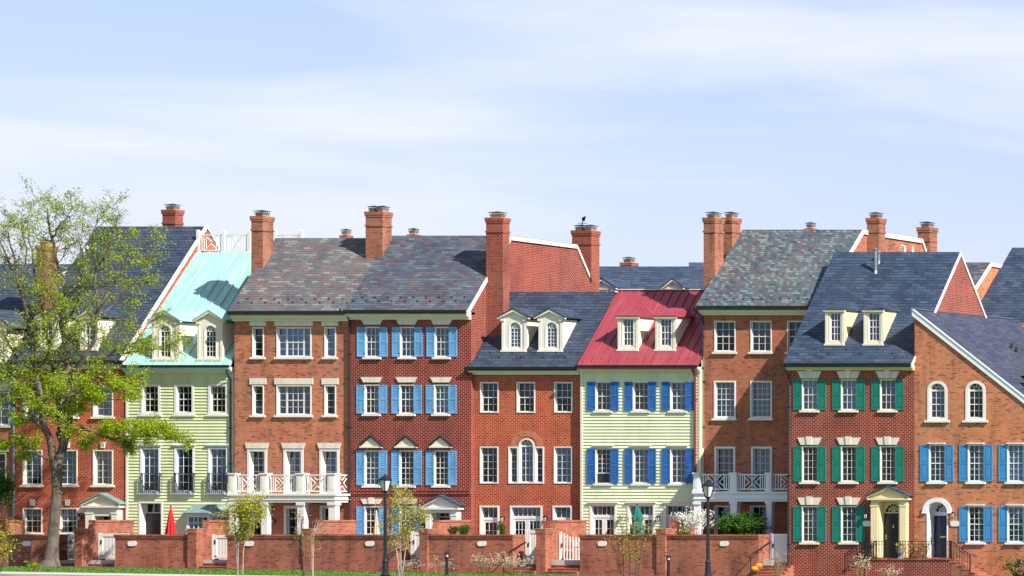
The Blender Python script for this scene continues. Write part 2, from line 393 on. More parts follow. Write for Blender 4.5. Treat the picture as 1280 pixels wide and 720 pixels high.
class House:
    def __init__(s, label, cat, pl, pr, Y, wmat, z0=-1.0, name='row_house', X0=None, X1=None):
        s.Y = Y; s.x0 = SX(pl, Y) if X0 is None else X0; s.x1 = SX(pr, Y) if X1 is None else X1
        s.z0 = z0; s.wm = wmat; s.holes = []; s.extra = MB(); s.parts = {}
        s.root = thing(name, label, cat, ((s.x0+s.x1)/2, Y, 0), 'row houses along the terrace')
        s.ztop = None
    def X(s, px): return SX(px, s.Y)
    def Z(s, py): return SZ(py, s.Y)
    def window(s, p0, p1, q0, q1, nx=3, nz=4, trim='white', sill=True, lint=None, lintm='stone', shut=None, panel=False, rec=.10, cw=.048,
               cur=None, arch=False, glass='glass', shw=None, sashm=None, sillx=.08, name='window', split=None, transom=None, lbl=None, mid=True, open_=False, proud=.03, hinge=None):
        x0, x1, z1, z0 = s.X(p0), s.X(p1), s.Z(q0), s.Z(q1); Y = s.Y; tm = M[trim]
        if shut: cw, proud, rec = .036, (.05 if s.siding else .012), min(rec, .05)
        if s.siding: proud = .05
        rs = random.Random(int(p0*7+q0*13))
        if glass == 'glass': glass = rs.choice(('glass', 'glass_b', 'glass_c'))
        if cur is None: cur = rs.choice((None, None, 'mid', 'blindh', 'drapes', 'sheer', 'drape'))
        if arch: s.holes.append((x0, x1, z0, z1, True))
        else: s.holes.append((x0, x1, z0, z1, False))
        r = (x1-x0)/2; zs = z1-r if arch else z1; xc = (x0+x1)/2
        sash = MB(); ys = Y+rec
        ix0, ix1, iz0 = x0+cw, x1-cw, z0+cw
        izt = (zs if arch else z1-cw)
        if split:       # several lights side by side: fractions of the width
            acc = 0
            for fr, n_ in split:
                a = ix0+(ix1-ix0)*acc; acc += fr; c = ix0+(ix1-ix0)*acc
                grid(sash, a+.01, c-.01, iz0, izt, ys, ys+.05, n_, nz, mid=mid and n_ > 1)
        elif transom:   # french window with transom lights over: (height fraction, leaves, panes across each, rows, transom lights)
            hf, lv, pa, rows, tl = transom; zt = iz0+(izt-iz0)*hf
            grid(sash, ix0, ix1, zt+.05, izt, ys, ys+.05, tl, 1)
            sash.box(ix0, ix1, ys-.02, ys+.05, zt-.05, zt+.049)
            for i in range(lv):
                a = ix0+(ix1-ix0)*i/lv; c = ix0+(ix1-ix0)*(i+1)/lv
                grid(sash, a+.005, c-.005, iz0, zt-.051, ys, ys+.05, pa, rows, rim=.11, mid=False)
        elif open_:     # lower sash raised
            zq = iz0+(izt-iz0)*.28
            grid(sash, ix0, ix1, zq, izt, ys, ys+.05, nx, nz)
        else:
            grid(sash, ix0, ix1, iz0, izt, ys, ys+.05, nx, nz, mid=mid)
        if arch:
            sash.box(ix0, ix1, ys-.01, ys+.05, zs-.03, zs+.06)
            sash.arch(xc, zs+.06, r-cw-.06, r-cw-.005, ys, ys+.05)
            for a in (45, 90, 135): sash.bar((xc+.12*math.cos(R(a)), ys+.02, zs+.06+.12*math.sin(R(a))), (xc+(r-cw-.03)*math.cos(R(a)), ys+.02, zs+.06+(r-cw-.03)*math.sin(R(a))), .03)
            sash.arch(xc, zs+.06, .12, .15, ys+.005, ys+.045, 8)
        wo = sash.build(name, M[sashm or trim], s.root, at=(xc, Y, z0))
        if lbl: wo['label'] = lbl
        fr = MB(); yf = Y-proud
        fr.box(x0, x0+cw, yf, ys+.06, z0, zs); fr.box(x1-cw, x1, yf, ys+.06, z0, zs)
        fr.box(x0+cw, x1-cw, yf, ys+.06, z0, z0+cw)
        if arch: fr.arch(xc, zs, r-cw, r, yf, ys+.06)
        else: fr.box(x0+cw, x1-cw, yf, ys+.06, z1-cw, z1)
        fr.build('frame', tm, wo)
        pn = MB(); yp = ys+.03
        if arch: pn.poly([(ix0, yp, iz0), (ix1, yp, iz0), (ix1, yp, zs)]+[(xc+(r-cw)*math.cos(R(a)), yp, zs+(r-cw)*math.sin(R(a))) for a in range(0, 181, 15)]+[(ix0, yp, zs)])
        else: pn.poly([(ix0, yp, iz0), (ix1, yp, iz0), (ix1, yp, izt), (ix0, yp, izt)])
        pn.build('pane', M[glass], wo)
        if cur:
            c = MB(); yc = ys+.16; H = izt-iz0; Wd = ix1-ix0
            if cur in ('drape', 'drapes', 'mid'):
                spans = [(0, .3), (.7, 1)] if cur == 'drapes' else ([(.42, .72)] if cur == 'mid' else [(.62, 1)])
                for a, e in spans:
                    n = 8; pts = [(ix0+Wd*(a+(e-a)*i/n), yc+(.03 if i % 2 else 0)) for i in range(n+1)]
                    for (xa, ya), (xb, yb) in zip(pts[:-1], pts[1:]): c.poly([(xa, ya, iz0), (xb, yb, iz0), (xb, yb, izt), (xa, ya, izt)])
                c.build('curtain', M['curtain'], wo)
            elif cur == 'sheer':
                n = 14; pts = [(ix0+Wd*i/n, yc+(.03 if i % 2 else 0)) for i in range(n+1)]
                for (xa, ya), (xb, yb) in zip(pts[:-1], pts[1:]): c.poly([(xa, ya, iz0), (xb, yb, iz0), (xb, yb, iz0+H*.97), (xa, ya, iz0+H*.97)])
                c.build('curtain', M['blind2'], wo)
            else:
                hh = {'blind': .55, 'blindh': .35, 'full': 1.0, 'pale': 1.0}[cur]
                n = int(H*hh/.06)
                for i in range(n):
                    z = izt-H*hh*(i+1)/n; c.poly([(ix0, yc, z), (ix1, yc, z), (ix1, yc+.02, z+H*hh/n*.9), (ix0, yc+.02, z+H*hh/n*.9)])
                c.build('blind', M['blind2' if cur == 'pale' else 'blind'], wo)
        if sill:
            b = MB(); b.box(x0-sillx, x1+sillx, Y-.10, Y+.02, z0-.10, z0-.001); b.build('sill', tm if sill is True else M[sill], wo)
        if lint:
            b = MB(); kind, qa, qb, ww = lint; za, zb = s.Z(qb), s.Z(qa); hw = (SX(ww, Y)-SX(0, Y))
            if kind == 'flat': b.box(xc-hw/2, xc+hw/2, Y-.05, Y+.01, za, zb)
            elif kind == 'flare': flared(b, xc, (x1-x0)+.04, hw, za, zb, Y-.06, Y+.01)
            elif kind == 'key':
                flared(b, xc, (x1-x0)+.06, hw, za, zb-.06, Y-.05, Y+.01); flared(b, xc, .20, .30, za, zb, Y-.09, Y-.051)
            elif kind == 'block': flared(b, xc, .18, .24, za, zb, Y-.06, Y+.01)
            elif kind == 'cap':
                b.box(xc-hw/2, xc+hw/2, Y-.12, Y+.01, zb-.05, zb); b.box(xc-hw/2+.07, xc+hw/2-.07, Y-.05, Y+.01, za, zb-.052)
            elif kind == 'ped':
                b.box(xc-hw/2, xc+hw/2, Y-.14, Y+.01, za, za+.08)
                b.prY([(xc-hw/2+.04, za+.082), (xc+hw/2-.04, za+.082), (xc, zb-.05)], Y-.09, Y+.01)
                b.m = 1
                for sg in (-1, 1):
                    b.prY([(xc+sg*(hw/2+.03), za+.06), (xc+sg*(hw/2+.03), za+.14), (xc, zb+.04), (xc, zb-.045)], Y-.17, Y+.012)
            b.build('lintel', [M[lintm], M['gutter']], wo)
        if shut:
            sw = shw or .40
            for sg in (-1, 1):
                b = MB(); xa = x0-sw+.012 if sg < 0 else x1-.012; louvre(b, xa, xa+sw, z0+.02, z1-.01, Y-(.046 if s.siding else .002), panel, right=sg > 0); b.build('shutter', [M[shut], M['black']], wo)
        return wo
    def gable_sides(s, profile):
        s.profile = profile
    def make_wall(s, top, interior_shade=True, siding=False, right=True):
        """front wall with real openings, gable ends and back"""
        b = MB(); Y = s.Y; x0, x1, z0 = s.x0, s.x1, s.z0
        tf = top if callable(top) else (lambda x: top)
        if siding:
            bh = .156; z = z0; zt = tf(0)
            edges = sorted({v for h in s.holes for v in h[2:4]})
            while z < zt-.01:
                zb = min(z+bh, zt); br = [z]+[e for e in edges if z+.004 < e < zb-.004]+[zb]
                for za_, zb_ in zip(br[:-1], br[1:]):
                    segs = [(x0, x1)]; m_ = (za_+zb_)/2
                    for (a, c, d, e, ar) in s.holes:
                        if d < m_ < e:
                            ns = []
                            for (p, q) in segs:
                                if c <= p or a >= q: ns.append((p, q))
                                else:
                                    if a > p: ns.append((p, a))
                                    if c < q: ns.append((c, q))
                            segs = ns
                    ya_, yb_ = (Y-.042+.040*(t_-z)/bh for t_ in (za_, zb_))
                    for p, q in segs:
                        b.faces([(p, ya_, za_), (q, ya_, za_), (q, yb_, zb_), (p, yb_, zb_)], [(0, 1, 2, 3)])
                        if za_ == z: b.faces([(p, Y-.042, z), (q, Y-.042, z), (q, Y+.03, z), (p, Y+.03, z)], [(0, 1, 2, 3)])
                z = zb
            # thin backing so that no light passes beside the openings
        else:
            xs = sorted({x0, x1, *[v for h in s.holes for v in h[:2] if x0 < v < x1]})
            for a, c in zip(xs[:-1], xs[1:]):
                mid = (a+c)/2; hs = sorted([h for h in s.holes if h[0] < mid < h[1]], key=lambda h: h[2]); z = z0
                for h in hs:
                    if h[2] > z: b.poly([(a, Y, z), (c, Y, z), (c, Y, h[2]), (a, Y, h[2])])
                    z = max(z, h[3])
                b.poly([(a, Y, z), (c, Y, z), (c, Y, tf(c)), (a, Y, tf(a))])
        for (a, c, d, e, ar) in s.holes:
            if ar:
                r = (c-a)/2; xc = (a+c)/2; zs = e-r
                for sg in (-1, 1):
                    arc = [(xc+sg*r*math.sin(R(t)), zs+r*math.cos(R(t))) for t in range(0, 91, 10)]
                    for (xa, za), (xb, zb) in zip(arc[:-1], arc[1:]): b.poly([(xa, Y, za), (xb, Y, zb), (xb, Y, e), (xa, Y, e)])
            # brick reveals
            b.poly([(a, Y, d), (a, Y+.25, d), (a, Y+.25, e), (a, Y, e)]); b.poly([(c, Y, d), (c, Y+.25, d), (c, Y+.25, e), (c, Y, e)])
            b.poly([(a, Y, d), (c, Y, d), (c, Y+.25, d), (a, Y+.25, d)])
        pf = s.profile; yb = pf[-1][0]
        for x in ((x0, x1) if right else (x0,)):
            b.poly([(x, Y, z0)]+[(x, y, z) for y, z in pf]+[(x, yb, z0)])
        b.poly([(x0, yb, z0), (x1, yb, z0), (x1, yb, pf[-1][1]), (x0, yb, pf[-1][1])])
        if s.extra.v: b.faces(s.extra.v, s.extra.f)
        s.wall = b.build('wall', s.wm, s.root)
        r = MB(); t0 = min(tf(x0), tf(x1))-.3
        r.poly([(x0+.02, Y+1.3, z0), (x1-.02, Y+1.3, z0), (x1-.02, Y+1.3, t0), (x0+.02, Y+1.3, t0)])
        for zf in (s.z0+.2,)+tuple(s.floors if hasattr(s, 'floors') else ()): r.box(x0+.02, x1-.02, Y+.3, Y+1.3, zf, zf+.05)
        r.build('interior_shade', M['dark'], s.root)  # black sheet and floors, painted as the darkness behind the windows
    def roof(s, mat, pts, ox0=.12, ox1=.12, t=.14, name='roof'):
        """slab following (Y, Z) points"""
        b = MB(); lo = [(y, z) for y, z in pts]; up = [(y, z+t) for y, z in pts]
        for i in range(len(pts)-1):
            (ya, za), (yb, zb) = pts[i], pts[i+1]
            b.prX([(ya, za), (yb, zb), (yb, zb+t), (ya, za+t)], s.x0-ox0, s.x1+ox1)
        s.roofo = b.build(name, mat, s.root); s.rp = pts; s.rt = t
        return s.roofo
    def seams(s, mat, xs, y0, y1, h=.05):
        b = MB(); k = (s.rp[1][1]-s.rp[0][1])/(s.rp[1][0]-s.rp[0][0]); z = lambda y: s.rp[0][1]+s.rt+k*(y-s.rp[0][0])
        for x in xs: b.prX([(y0, z(y0)), (y1, z(y1)), (y1, z(y1)+h*1.3), (y0, z(y0)+h*1.3)], x-.018, x+.018)
        b.build('roof_seams', mat, s.roofo)
    def guards(s, n, mat='wire', rows=2, up=.45):
        k = (s.rp[1][1]-s.rp[0][1])/(s.rp[1][0]-s.rp[0][0]); first = None
        for i in range(n):
            x = s.x0+(s.x1-s.x0)*(i+.5)/n; y = s.rp[0][0]+up+(.18 if (rows == 2 and i % 2) else 0); z = s.rp[0][1]+s.rt+k*(y-s.rp[0][0])
            if first is None:
                b = MB(); b.faces([(x-.045, y-.02, z-.02), (x+.045, y-.02, z-.02), (x+.045, y+.06, z+.02), (x-.045, y+.06, z+.02), (x-.035, y-.02, z+.06), (x+.035, y-.02, z+.06)], [(0, 1, 5, 4), (1, 2, 5), (0, 4, 3), (2, 3, 4, 5), (0, 3, 2, 1)])
                first = b.build('snow_guard', M[mat], s.root, at=(x, y, z))
            else: dup(first, (x, y, z), s.root)
    def cornice(s, py_edge, h, mat='cream', oh=.4, gut='gutter', ex=.1, ext_r=None):
        Y = s.Y; ze = SZ(py_edge, Y-oh); b = MB(); xr = s.x1+(ex if ext_r is None else ext_r); xl = s.x0-.02
        b.box(xl, xr, Y-oh+.04, Y+.3, ze-.02-h*.35, ze-.02)
        b.box(xl, xr, Y-oh*.62, Y+.02, ze-h*.72, ze-.02-h*.35-.001)
        b.box(xl, xr, Y-oh*.30, Y+.02, ze-h-.02, ze-h*.72-.001)
        b.build('cornice', M[mat], s.root)
        if gut:
            g = MB(); g.prX([(Y-oh-.07, ze+.07), (Y-oh-.05, ze-.05), (Y-oh+.035, ze-.05), (Y-oh+.035, ze+.07)], s.x0-.05, xr)
            g.build('gutter', M[gut], s.root)
    def pipe(s, px, q0, q1, mat='gutter', r=.045, kink=0):
        x = s.X(px); Y = s.Y-.09; b = MB(); z0, z1 = s.Z(q1), s.Z(q0)
        pts = [(x-kink, s.Y-.4, z1+.15), (x-kink, s.Y-.36, z1), (x, Y, z1-.35), (x, Y, z0)] if kink is not None else [(x, Y, z1), (x, Y, z0)]
        b.tube(pts, r, 8)
        for i in range(3): zz = z0+(z1-z0)*(.15+.33*i); b.box(x-.07, x+.07, Y-.05, s.Y, zz, zz+.05)
        b.build('downpipe', M[mat], s.root)
    def rake(s, X, pts, wdt=.26, th=.09, mat='white', up=.0):
        """trim board on a gable end along roof points"""
        b = MB()
        for (ya, za), (yb, zb) in zip(pts[:-1], pts[1:]):
            b.prX([(ya, za-wdt+up), (yb, zb-wdt+up), (yb, zb+up), (ya, za+up)], X, X+th)
        b.build('rake_board', M[mat], s.root)
    def chimney(s, p0, p1, q0, q1, Y, dep, mat='chim', caps=1, bands=True, X0=None, lead=True):
        x0 = SX(p0, Y) if X0 is None else X0; x1 = x0+(SX(p1, Y)-SX(p0, Y)); zt, zb = SZ(q0, Y), SZ(q1, Y)
        b = MB(); b.box(x0, x1, Y, Y+dep, zb-1.2, zt-.02)
        if bands:
            b.box(x0-.05, x1+.05, Y-.05, Y+dep+.05, zt-.16, zt); b.box(x0-.03, x1+.03, Y-.03, Y+dep+.03, zt-.26, zt-.161)
            b.box(x0-.035, x1+.035, Y-.035, Y+dep+.035, zt-.75, zt-.66)
        c = b.build('chimney', BR[mat], s.root)
        for i in range(caps):
            w_ = (x1-x0)/caps; cx = x0+w_*(i+.5); cy = Y+dep/2
            f = MB(); f.box(cx-w_*.32, cx+w_*.32, cy-dep*.3, cy+dep*.3, zt, zt+.10)
            f.build('flue', M['terracotta'], c)
            g = MB(); hw, hd = min(w_*.50, .42), min(dep*.46, .38)
            g.box(cx-hw*.74, cx+hw*.74, cy-hd*.74, cy+hd*.74, zt+.10, zt+.14)
            for sx in (-1, -.5, 0, .5, 1):
                for sy in (-1, 1): g.box(cx+sx*hw*.7-.010, cx+sx*hw*.7+.010, cy+sy*hd*.7-.010, cy+sy*hd*.7+.010, zt+.14, zt+.26)
            g.box(cx-hw*.6, cx+hw*.6, cy-hd*.6, cy+hd*.6, zt+.14, zt+.20)
            g.m = 1
            g.faces([(cx-hw, cy-hd, zt+.26), (cx+hw, cy-hd, zt+.26), (cx+hw, cy+hd, zt+.26), (cx-hw, cy+hd, zt+.26), (cx, cy, zt+.34)], [(0, 1, 4), (1, 2, 4), (2, 3, 4), (3, 0, 4), (3, 2, 1, 0)])
            g.build('chimney_cap', [M['galv'], M['gutter']], c)
        if lead:
            l = MB(); l.box(x0-.03, x1+.03, Y-.04, Y-.005, zb-.10, zb+.10); l.build('flashing', M['gutter'], c)
        return c
    def dormer(s, p0, p1, q0, q1, style='gable', wall='stucco', trim='cream', rmat=None, win=None, arch=False, nx=3, nz=4, oh=.16, cur=None, apex=None, rise=.45, glass='glass'):
        (ya, za), (yb, zb) = s.rp[0], s.rp[1]; k = (zb-za)/(yb-ya); rz = lambda y: za+s.rt+k*(y-ya)
        y = s.Y
        for _ in range(40): y = ya+(SZ(q1, y)-za-s.rt)/k
        Yf = y; x0, x1 = SX(p0, Yf), SX(p1, Yf); z0 = SZ(q1, Yf); z1 = SZ(q0, Yf); yt = ya+(z1-za-s.rt)/k
        xc = (x0+x1)/2; b = MB()
        wx0, wx1 = (SX(win[0], Yf), SX(win[1], Yf)); wz1, wz0 = SZ(win[2], Yf), SZ(win[3], Yf)
        # cheeks
        for x in (x0, x1): b.prX([(Yf+.005, z0-.1), (Yf+.005, z1), (yt+.1, z1), (yt+.1, z1-.02)], x-.03 if x == x1 else x, x if x == x1 else x+.03)
        # face round the window
        b.box(x0, wx0, Yf, Yf+.06, z0-.02, z1); b.box(wx1, x1, Yf, Yf+.06, z0-.02, z1)
        b.box(wx0, wx1, Yf, Yf+.06, z0-.02, wz0)
        r = (wx1-wx0)/2; zs = wz1-r if arch else wz1; wc = (wx0+wx1)/2
        b.box(wx0, wx1, Yf, Yf+.06, wz1, z1)
        if arch:
            for sg in (-1, 1):
                arc = [(wc+sg*r*math.sin(R(t)), zs+r*math.cos(R(t))) for t in range(0, 91, 15)]
                for (xa, qa), (xb, qb) in zip(arc[:-1], arc[1:]): b.poly([(xa, Yf, qa), (xb, Yf, qb), (xb, Yf, wz1), (xa, Yf, wz1)])
        zap = z1+rise
        if style == 'gable': b.prY([(x0-oh*.6, z1+.002), (x1+oh*.6, z1+.002), (xc, zap-.03)], Yf+.0, Yf+.06)
        dm = b.build('dormer', M[wall], s.root, at=(xc, Yf, z0))
        d = MB(); d.poly([(x0+.04, Yf+.5, z0-.1), (x1-.04, Yf+.5, z0-.1), (x1-.04, Yf+.5, z1), (x0+.04, Yf+.5, z1)]); d.build('interior_shade', M['dark'], dm)  # black sheet, painted as the darkness behind the dormer pane
        tr = MB(); pw = .10
        tr.box(x0-.02, x0+pw, Yf-.03, Yf-.002, z0, z1); tr.box(x1-pw, x1+.02, Yf-.03, Yf-.002, z0, z1)
        tr.box(x0-.05, x1+.05, Yf-.10, Yf-.002, z0-.06, z0+.03)
        if style == 'gable':
            tr.box(x0-.06, x0+pw+.03, Yf-.07, Yf-.003, z1-.09, z1+.03); tr.box(x1-pw-.03, x1+.06, Yf-.07, Yf-.003, z1-.09, z1+.03)
            for sg in (-1, 1): tr.prY([(xc+sg*((x1-x0)/2+oh), z1), (xc+sg*((x1-x0)/2+oh), z1+.09), (xc, zap+.06), (xc, zap-.06)], Yf-.12, Yf+.0)
            tr.box(x0-.02, x1+.02, Yf-.05, Yf-.003, z1-.02, z1+.03) if not arch else None
        else: tr.box(x0-.08, x1+.08, Yf-.10, Yf+.02, z1-.08, z1+.01)
        tr.build('dormer_trim', M[trim], dm)
        sh = MB(); ys = Yf+.05
        sh.box(wx0-.0, wx0+.05, Yf-.012, ys+.05, wz0, zs); sh.box(wx1-.05, wx1, Yf-.012, ys+.05, wz0, zs)
        grid(sh, wx0+.05, wx1-.05, wz0, zs, ys, ys+.04, nx, nz, rim=.04, t=.028)
        if arch:
            sh.arch(wc, zs, r-.07, r, Yf-.01, ys+.04)
            for a in (60, 90, 120): sh.bar((wc, ys+.02, zs), (wc+(r-.03)*math.cos(R(a)), ys+.02, zs+(r-.03)*math.sin(R(a))), .028)
            sh.arch(wc, zs, r*.45, r*.45+.03, ys+.005, ys+.035, 8)
        sh.build('window', M['white'], dm)
        pn = MB(); yp = ys+.03
        if arch: pn.poly([(wx0, yp, wz0), (wx1, yp, wz0)]+[(wc+r*math.cos(R(a)), yp, zs+r*math.sin(R(a))) for a in range(0, 181, 15)])
        else: pn.poly([(wx0, yp, wz0), (wx1, yp, wz0), (wx1, yp, wz1), (wx0, yp, wz1)])
        pn.build('pane', M[glass], dm)
        if cur:
            c = MB(); yc = ys+.14; n = int((wz1-wz0)*.5/.06)
            for i in range(n): z = wz1-(i+1)*.06; c.poly([(wx0, yc, z), (wx1, yc, z), (wx1, yc+.02, z+.052), (wx0, yc+.02, z+.052)])
            c.build('blind', M['blind2'], dm)
        rf = MB(); t = .07; xa, xb = x0-oh, x1+oh
        yr = lambda z: ya+(z-za-s.rt)/k
        if style == 'gable':
            ze = z1+.06; zr = zap+.06
            for sg in (-1, 1):
                xe = xc+sg*((x1-x0)/2+oh)
                rf.faces([(xe, Yf-.14, ze), (xc, Yf-.14, zr), (xc, yr(zr)+.15, zr), (xe, yr(ze)+.15, ze), (xe, Yf-.14, ze+t), (xc, Yf-.14, zr+t), (xc, yr(zr)+.15, zr+t), (xe, yr(ze)+.15, ze+t)],
                         [(0, 1, 2, 3), (4, 5, 6, 7), (0, 1, 5, 4), (0, 3, 7, 4), (1, 2, 6, 5)])
                if s.seam_roof:
                    for q in range(1, 7):
                        yq = Yf-.14+q*.35
                        if yq < yr(ze): rf.bar((xe, yq, ze+t+.015), (xc, yq, zr+t+.015), .03, .04)
        else:   # hipped front, low
            ze = z1+.0; zr = zap; hy = Yf+.55
            A = (xa, Yf-.12, ze); Bp = (xb, Yf-.12, ze); Cc = (xc, hy, zr); Dd = (xc, yr(zr)+.15, zr); E = (xa, yr(ze)+.15, ze); G = (xb, yr(ze)+.15, ze)
            lift = lambda p: (p[0], p[1], p[2]+t)
            rf.faces([lift(A), lift(Bp), lift(Cc), lift(Dd), lift(E), lift(G), A, Bp, E, G], [(0, 1, 2), (1, 5, 3, 2), (0, 2, 3, 4), (6, 7, 1, 0), (7, 9, 5, 1), (6, 0, 4, 8), (6, 8, 9, 7)])
            if s.seam_roof:
                for q in range(1, 6):
                    yq = Yf-.12+q*.3
                    zt_ = min(zr, ze+(zr-ze)*(yq-Yf+.12)/(hy-Yf+.12)); f = (zt_-ze)/(zr-ze)
                    rf.bar((xb, yq, ze+t+.015), (xb+(xc-xb)*f, yq, zt_+t+.015), .03, .04)
        rf.build('dormer_roof', rmat, dm)
        return dm
House.seam_roof = False; House.siding = False

def lattice(b, x0, x1, z0, z1, Y, t=.036, sp=.185, axis='X'):
    """chinese lattice panel of diagonal bars"""
    def P(u, z): return (u, Y, z) if axis == 'X' else (Y, u, z)
    uc, zc = (x0+x1)/2, (z0+z1)/2
    for (a, c, d, e, sg) in ((x0, uc, zc, z1, -1), (uc, x1, zc, z1, 1), (x0, uc, z0, zc, 1), (uc, x1, z0, zc, -1)):
        L_ = (c-a)+(e-d); n = int(L_/sp)
        for i in range(1, n):
            q = L_*i/n
            if sg > 0:    # "/" lines : z - u = const
                k = (d-c)+q; ua = max(a, d-k); ub = min(c, e-k)
                if ub-ua > .02: b.bar(P(ua, ua+k), P(ub, ub+k), t)
            else:         # "\" lines : z + u = const
                k = (d+a)+q; ua = max(a, k-e); ub = min(c, k-d)
                if ub-ua > .02: b.bar(P(ua, k-ua), P(ub, k-ub), t)
def balcony(h, posts, pback, q_rail, q_floor, q_fascia, q_ground, dep, mat, right_return=True, cols=None):
    """porch with columns below and a railed deck above; posts are photo x-ranges of the front posts"""
    Y = h.Y-dep; zr, zf, zb, zg = SZ(q_rail, Y), SZ(q_floor, Y), SZ(q_fascia, Y), .3
    xl, xr = SX(posts[0][0], Y), SX(posts[-1][1], Y); m = M[mat]
    if not right_return: xr = pback
    bal = MB(); bal.box(xl-.02, xr+.05, Y-.05, h.Y-.005, zf-.10, zf); bal.box(xl+.04, xr-.02, Y+.02, h.Y-.005, zb, zf-.101)
    bal.box(xl, xr+.03, Y-.02, h.Y-.006, zb+.12, zb+.16)
    o = bal.build('balcony', m, h.root)
    for a, c in posts:
        x0, x1 = SX(a, Y), SX(c, Y); p = MB()
        p.box(x0+.02, x1-.02, Y, Y+(x1-x0), zf, zr-.04); p.box(x0-.02, x1+.02, Y-.04, Y+(x1-x0)+.03, zr-.04, zr+.03); p.box(x0-.01, x1+.01, Y-.03, Y+(x1-x0)+.02, zf, zf+.10)
        p.box(x0+.10, x1-.10, Y-.012, Y-.001, zf+.18, zr-.16)
        p.build('railing_post', m, o)
        c_ = MB(); c_.box(x0+.03, x1-.03, Y+.05, Y+.05+(x1-x0)-.06, zg, zb); c_.box(x0-.01, x1+.01, Y+.0, Y+.05+(x1-x0), zb-.14, zb-.002); c_.build('column', m, h.root)
    spans = [(SX(a[1], Y), SX(b_[0], Y)) for a, b_ in zip(posts[:-1], posts[1:])]
    if not right_return: spans.append((SX(posts[-1][1], Y), pback))
    for x0, x1 in spans:
        r = MB(); yy = Y+.14
        r.box(x0, x1, yy-.04, yy+.04, zr-.10, zr-.04); r.box(x0, x1, yy-.03, yy+.03, zf+.09, zf+.15)
        wdt = x1-x0
        if wdt > 1.1:
            la, lb = x0+wdt*.22, x1-wdt*.22; lattice(r, la, lb, zf+.15, zr-.10, yy)
            for x in (la, lb): r.box(x-.02, x+.02, yy-.02, yy+.02, zf+.15, zr-.10)
            for (a, c) in ((x0, la), (lb, x1)):
                for i in range(1, 3): x = a+(c-a)*i/3; r.box(x-.016, x+.016, yy-.016, yy+.016, zf+.15, zr-.10)
        else:
            for i in range(1, 5): x = x0+wdt*i/5; r.box(x-.016, x+.016, yy-.016, yy+.016, zf+.15, zr-.10)
        r.build('railing', m, o)
    if right_return:
        r = MB(); xx = xr-.12; ya, yb = Y+.3, h.Y-.02
        r.box(xx-.04, xx+.04, ya, yb, zr-.10, zr-.04); r.box(xx-.03, xx+.03, ya, yb, zf+.09, zf+.15); lattice(r, ya+.05, yb-.05, zf+.15, zr-.10, xx, axis='Y')
        r.build('railing', m, o)
    return o
def walllamp(x, y, z, label, flowers=False):
    t = thing('wall_lamp', label, 'wall lamp', (x, y, z), 'lanterns on the house fronts')
    b = MB(); b.bar((x, y, z+.05), (x, y-.16, z+.14), .025); b.box(x-.04, x+.04, y-.02, y, z-.02, z+.12)
    b.lathe(x, y-.18, [(.02, z+.18), (.10, z+.10), (.03, z+.17)], 6); b.lathe(x, y-.18, [(.05, z-.14), (.06, z-.11)], 6)
    for k in range(4): a = math.pi/4+k*math.pi/2; b.bar((x+.055*math.cos(a), y-.18+.055*math.sin(a), z-.11), (x+.09*math.cos(a), y-.18+.09*math.sin(a), z+.10), .014)
    b.build('lantern_frame', M['black'], t)
    g = MB(); g.lathe(x, y-.18, [(.045, z-.11), (.078, z+.10)], 6); g.build('lamp_glass', M['lampglass'], t)
def plaque(x, y, z, label):
    t = MB(); n = 16; rx, rz = .20, .125
    t.prY([(x+rx*math.copysign(abs(math.cos(a))**.6, math.cos(a)), z+rz*math.copysign(abs(math.sin(a))**.6, math.sin(a))) for a in (2*math.pi*k/n for k in range(n))], y-.045, y-.003)
    o = t.build('number_plaque', M['white'], at=(x, y, z)); tag(o, label, 'plaque', 'oval white plaques')
#HOUSES
def mkroof(h, mat, q_edge, yr, q_ridge, back='flat', depth=9.0, oh=.4, ox0=.1, ox1=.1, t=.13, wall_side=True):
    Y = h.Y; ze = SZ(q_edge, Y-oh)-t; zr = SZ(q_ridge, yr)-t
    pts = [(Y-oh, ze), (yr, zr)]
    k = (zr-ze)/(yr-Y+oh)
    if back == 'flat': pts += [(depth, zr-.05), (depth+1.1, zr-1.5), (depth+1.6, zr-2.6)]
    else: pts += [(2*yr-Y+oh, ze)]
    h.roof(mat, pts, ox0, ox1, t)
    h.profile = [(Y, ze+k*oh-.01)]+[(y, z-.01) for y, z in pts[1:]]
    h.k = k; h.zw = ze+k*oh-.02
    return h
def walllamp(h, px, q):
    x, y, z = SX(px, h.Y), h.Y-.001, SZ(q, h.Y)
    b = MB(); b.bar((x, y, z+.05), (x, y-.16, z+.14), .025); b.box(x-.04, x+.04, y-.02, y, z-.02, z+.12)
    b.lathe(x, y-.18, [(.02, z+.18), (.10, z+.10), (.03, z+.17)], 6); b.lathe(x, y-.18, [(.05, z-.14), (.06, z-.11)], 6)
    for k in range(4): a = math.pi/4+k*math.pi/2; b.bar((x+.055*math.cos(a), y-.18+.055*math.sin(a), z-.11), (x+.09*math.cos(a), y-.18+.09*math.sin(a), z+.10), .014)
    o = b.build('wall_lamp', M['black'], h.root)
    g = MB(); g.lathe(x, y-.18, [(.045, z-.11), (.078, z+.10)], 6); g.build('lamp_glass', M['lampglass'], o)
def plaque(parent, px, q, Y, w=.22, hh=.13):
    x, z = SX(px, Y), SZ(q, Y)
    t = MB(); n = 20
    t.prY([(x+w*math.copysign(abs(math.cos(a))**.6, math.cos(a)), z+hh*math.copysign(abs(math.sin(a))**.6, math.sin(a))) for a in (2*math.pi*k/n for k in range(n))], Y-.045, Y-.003)
    t.build('number_plaque', M['white'], parent)
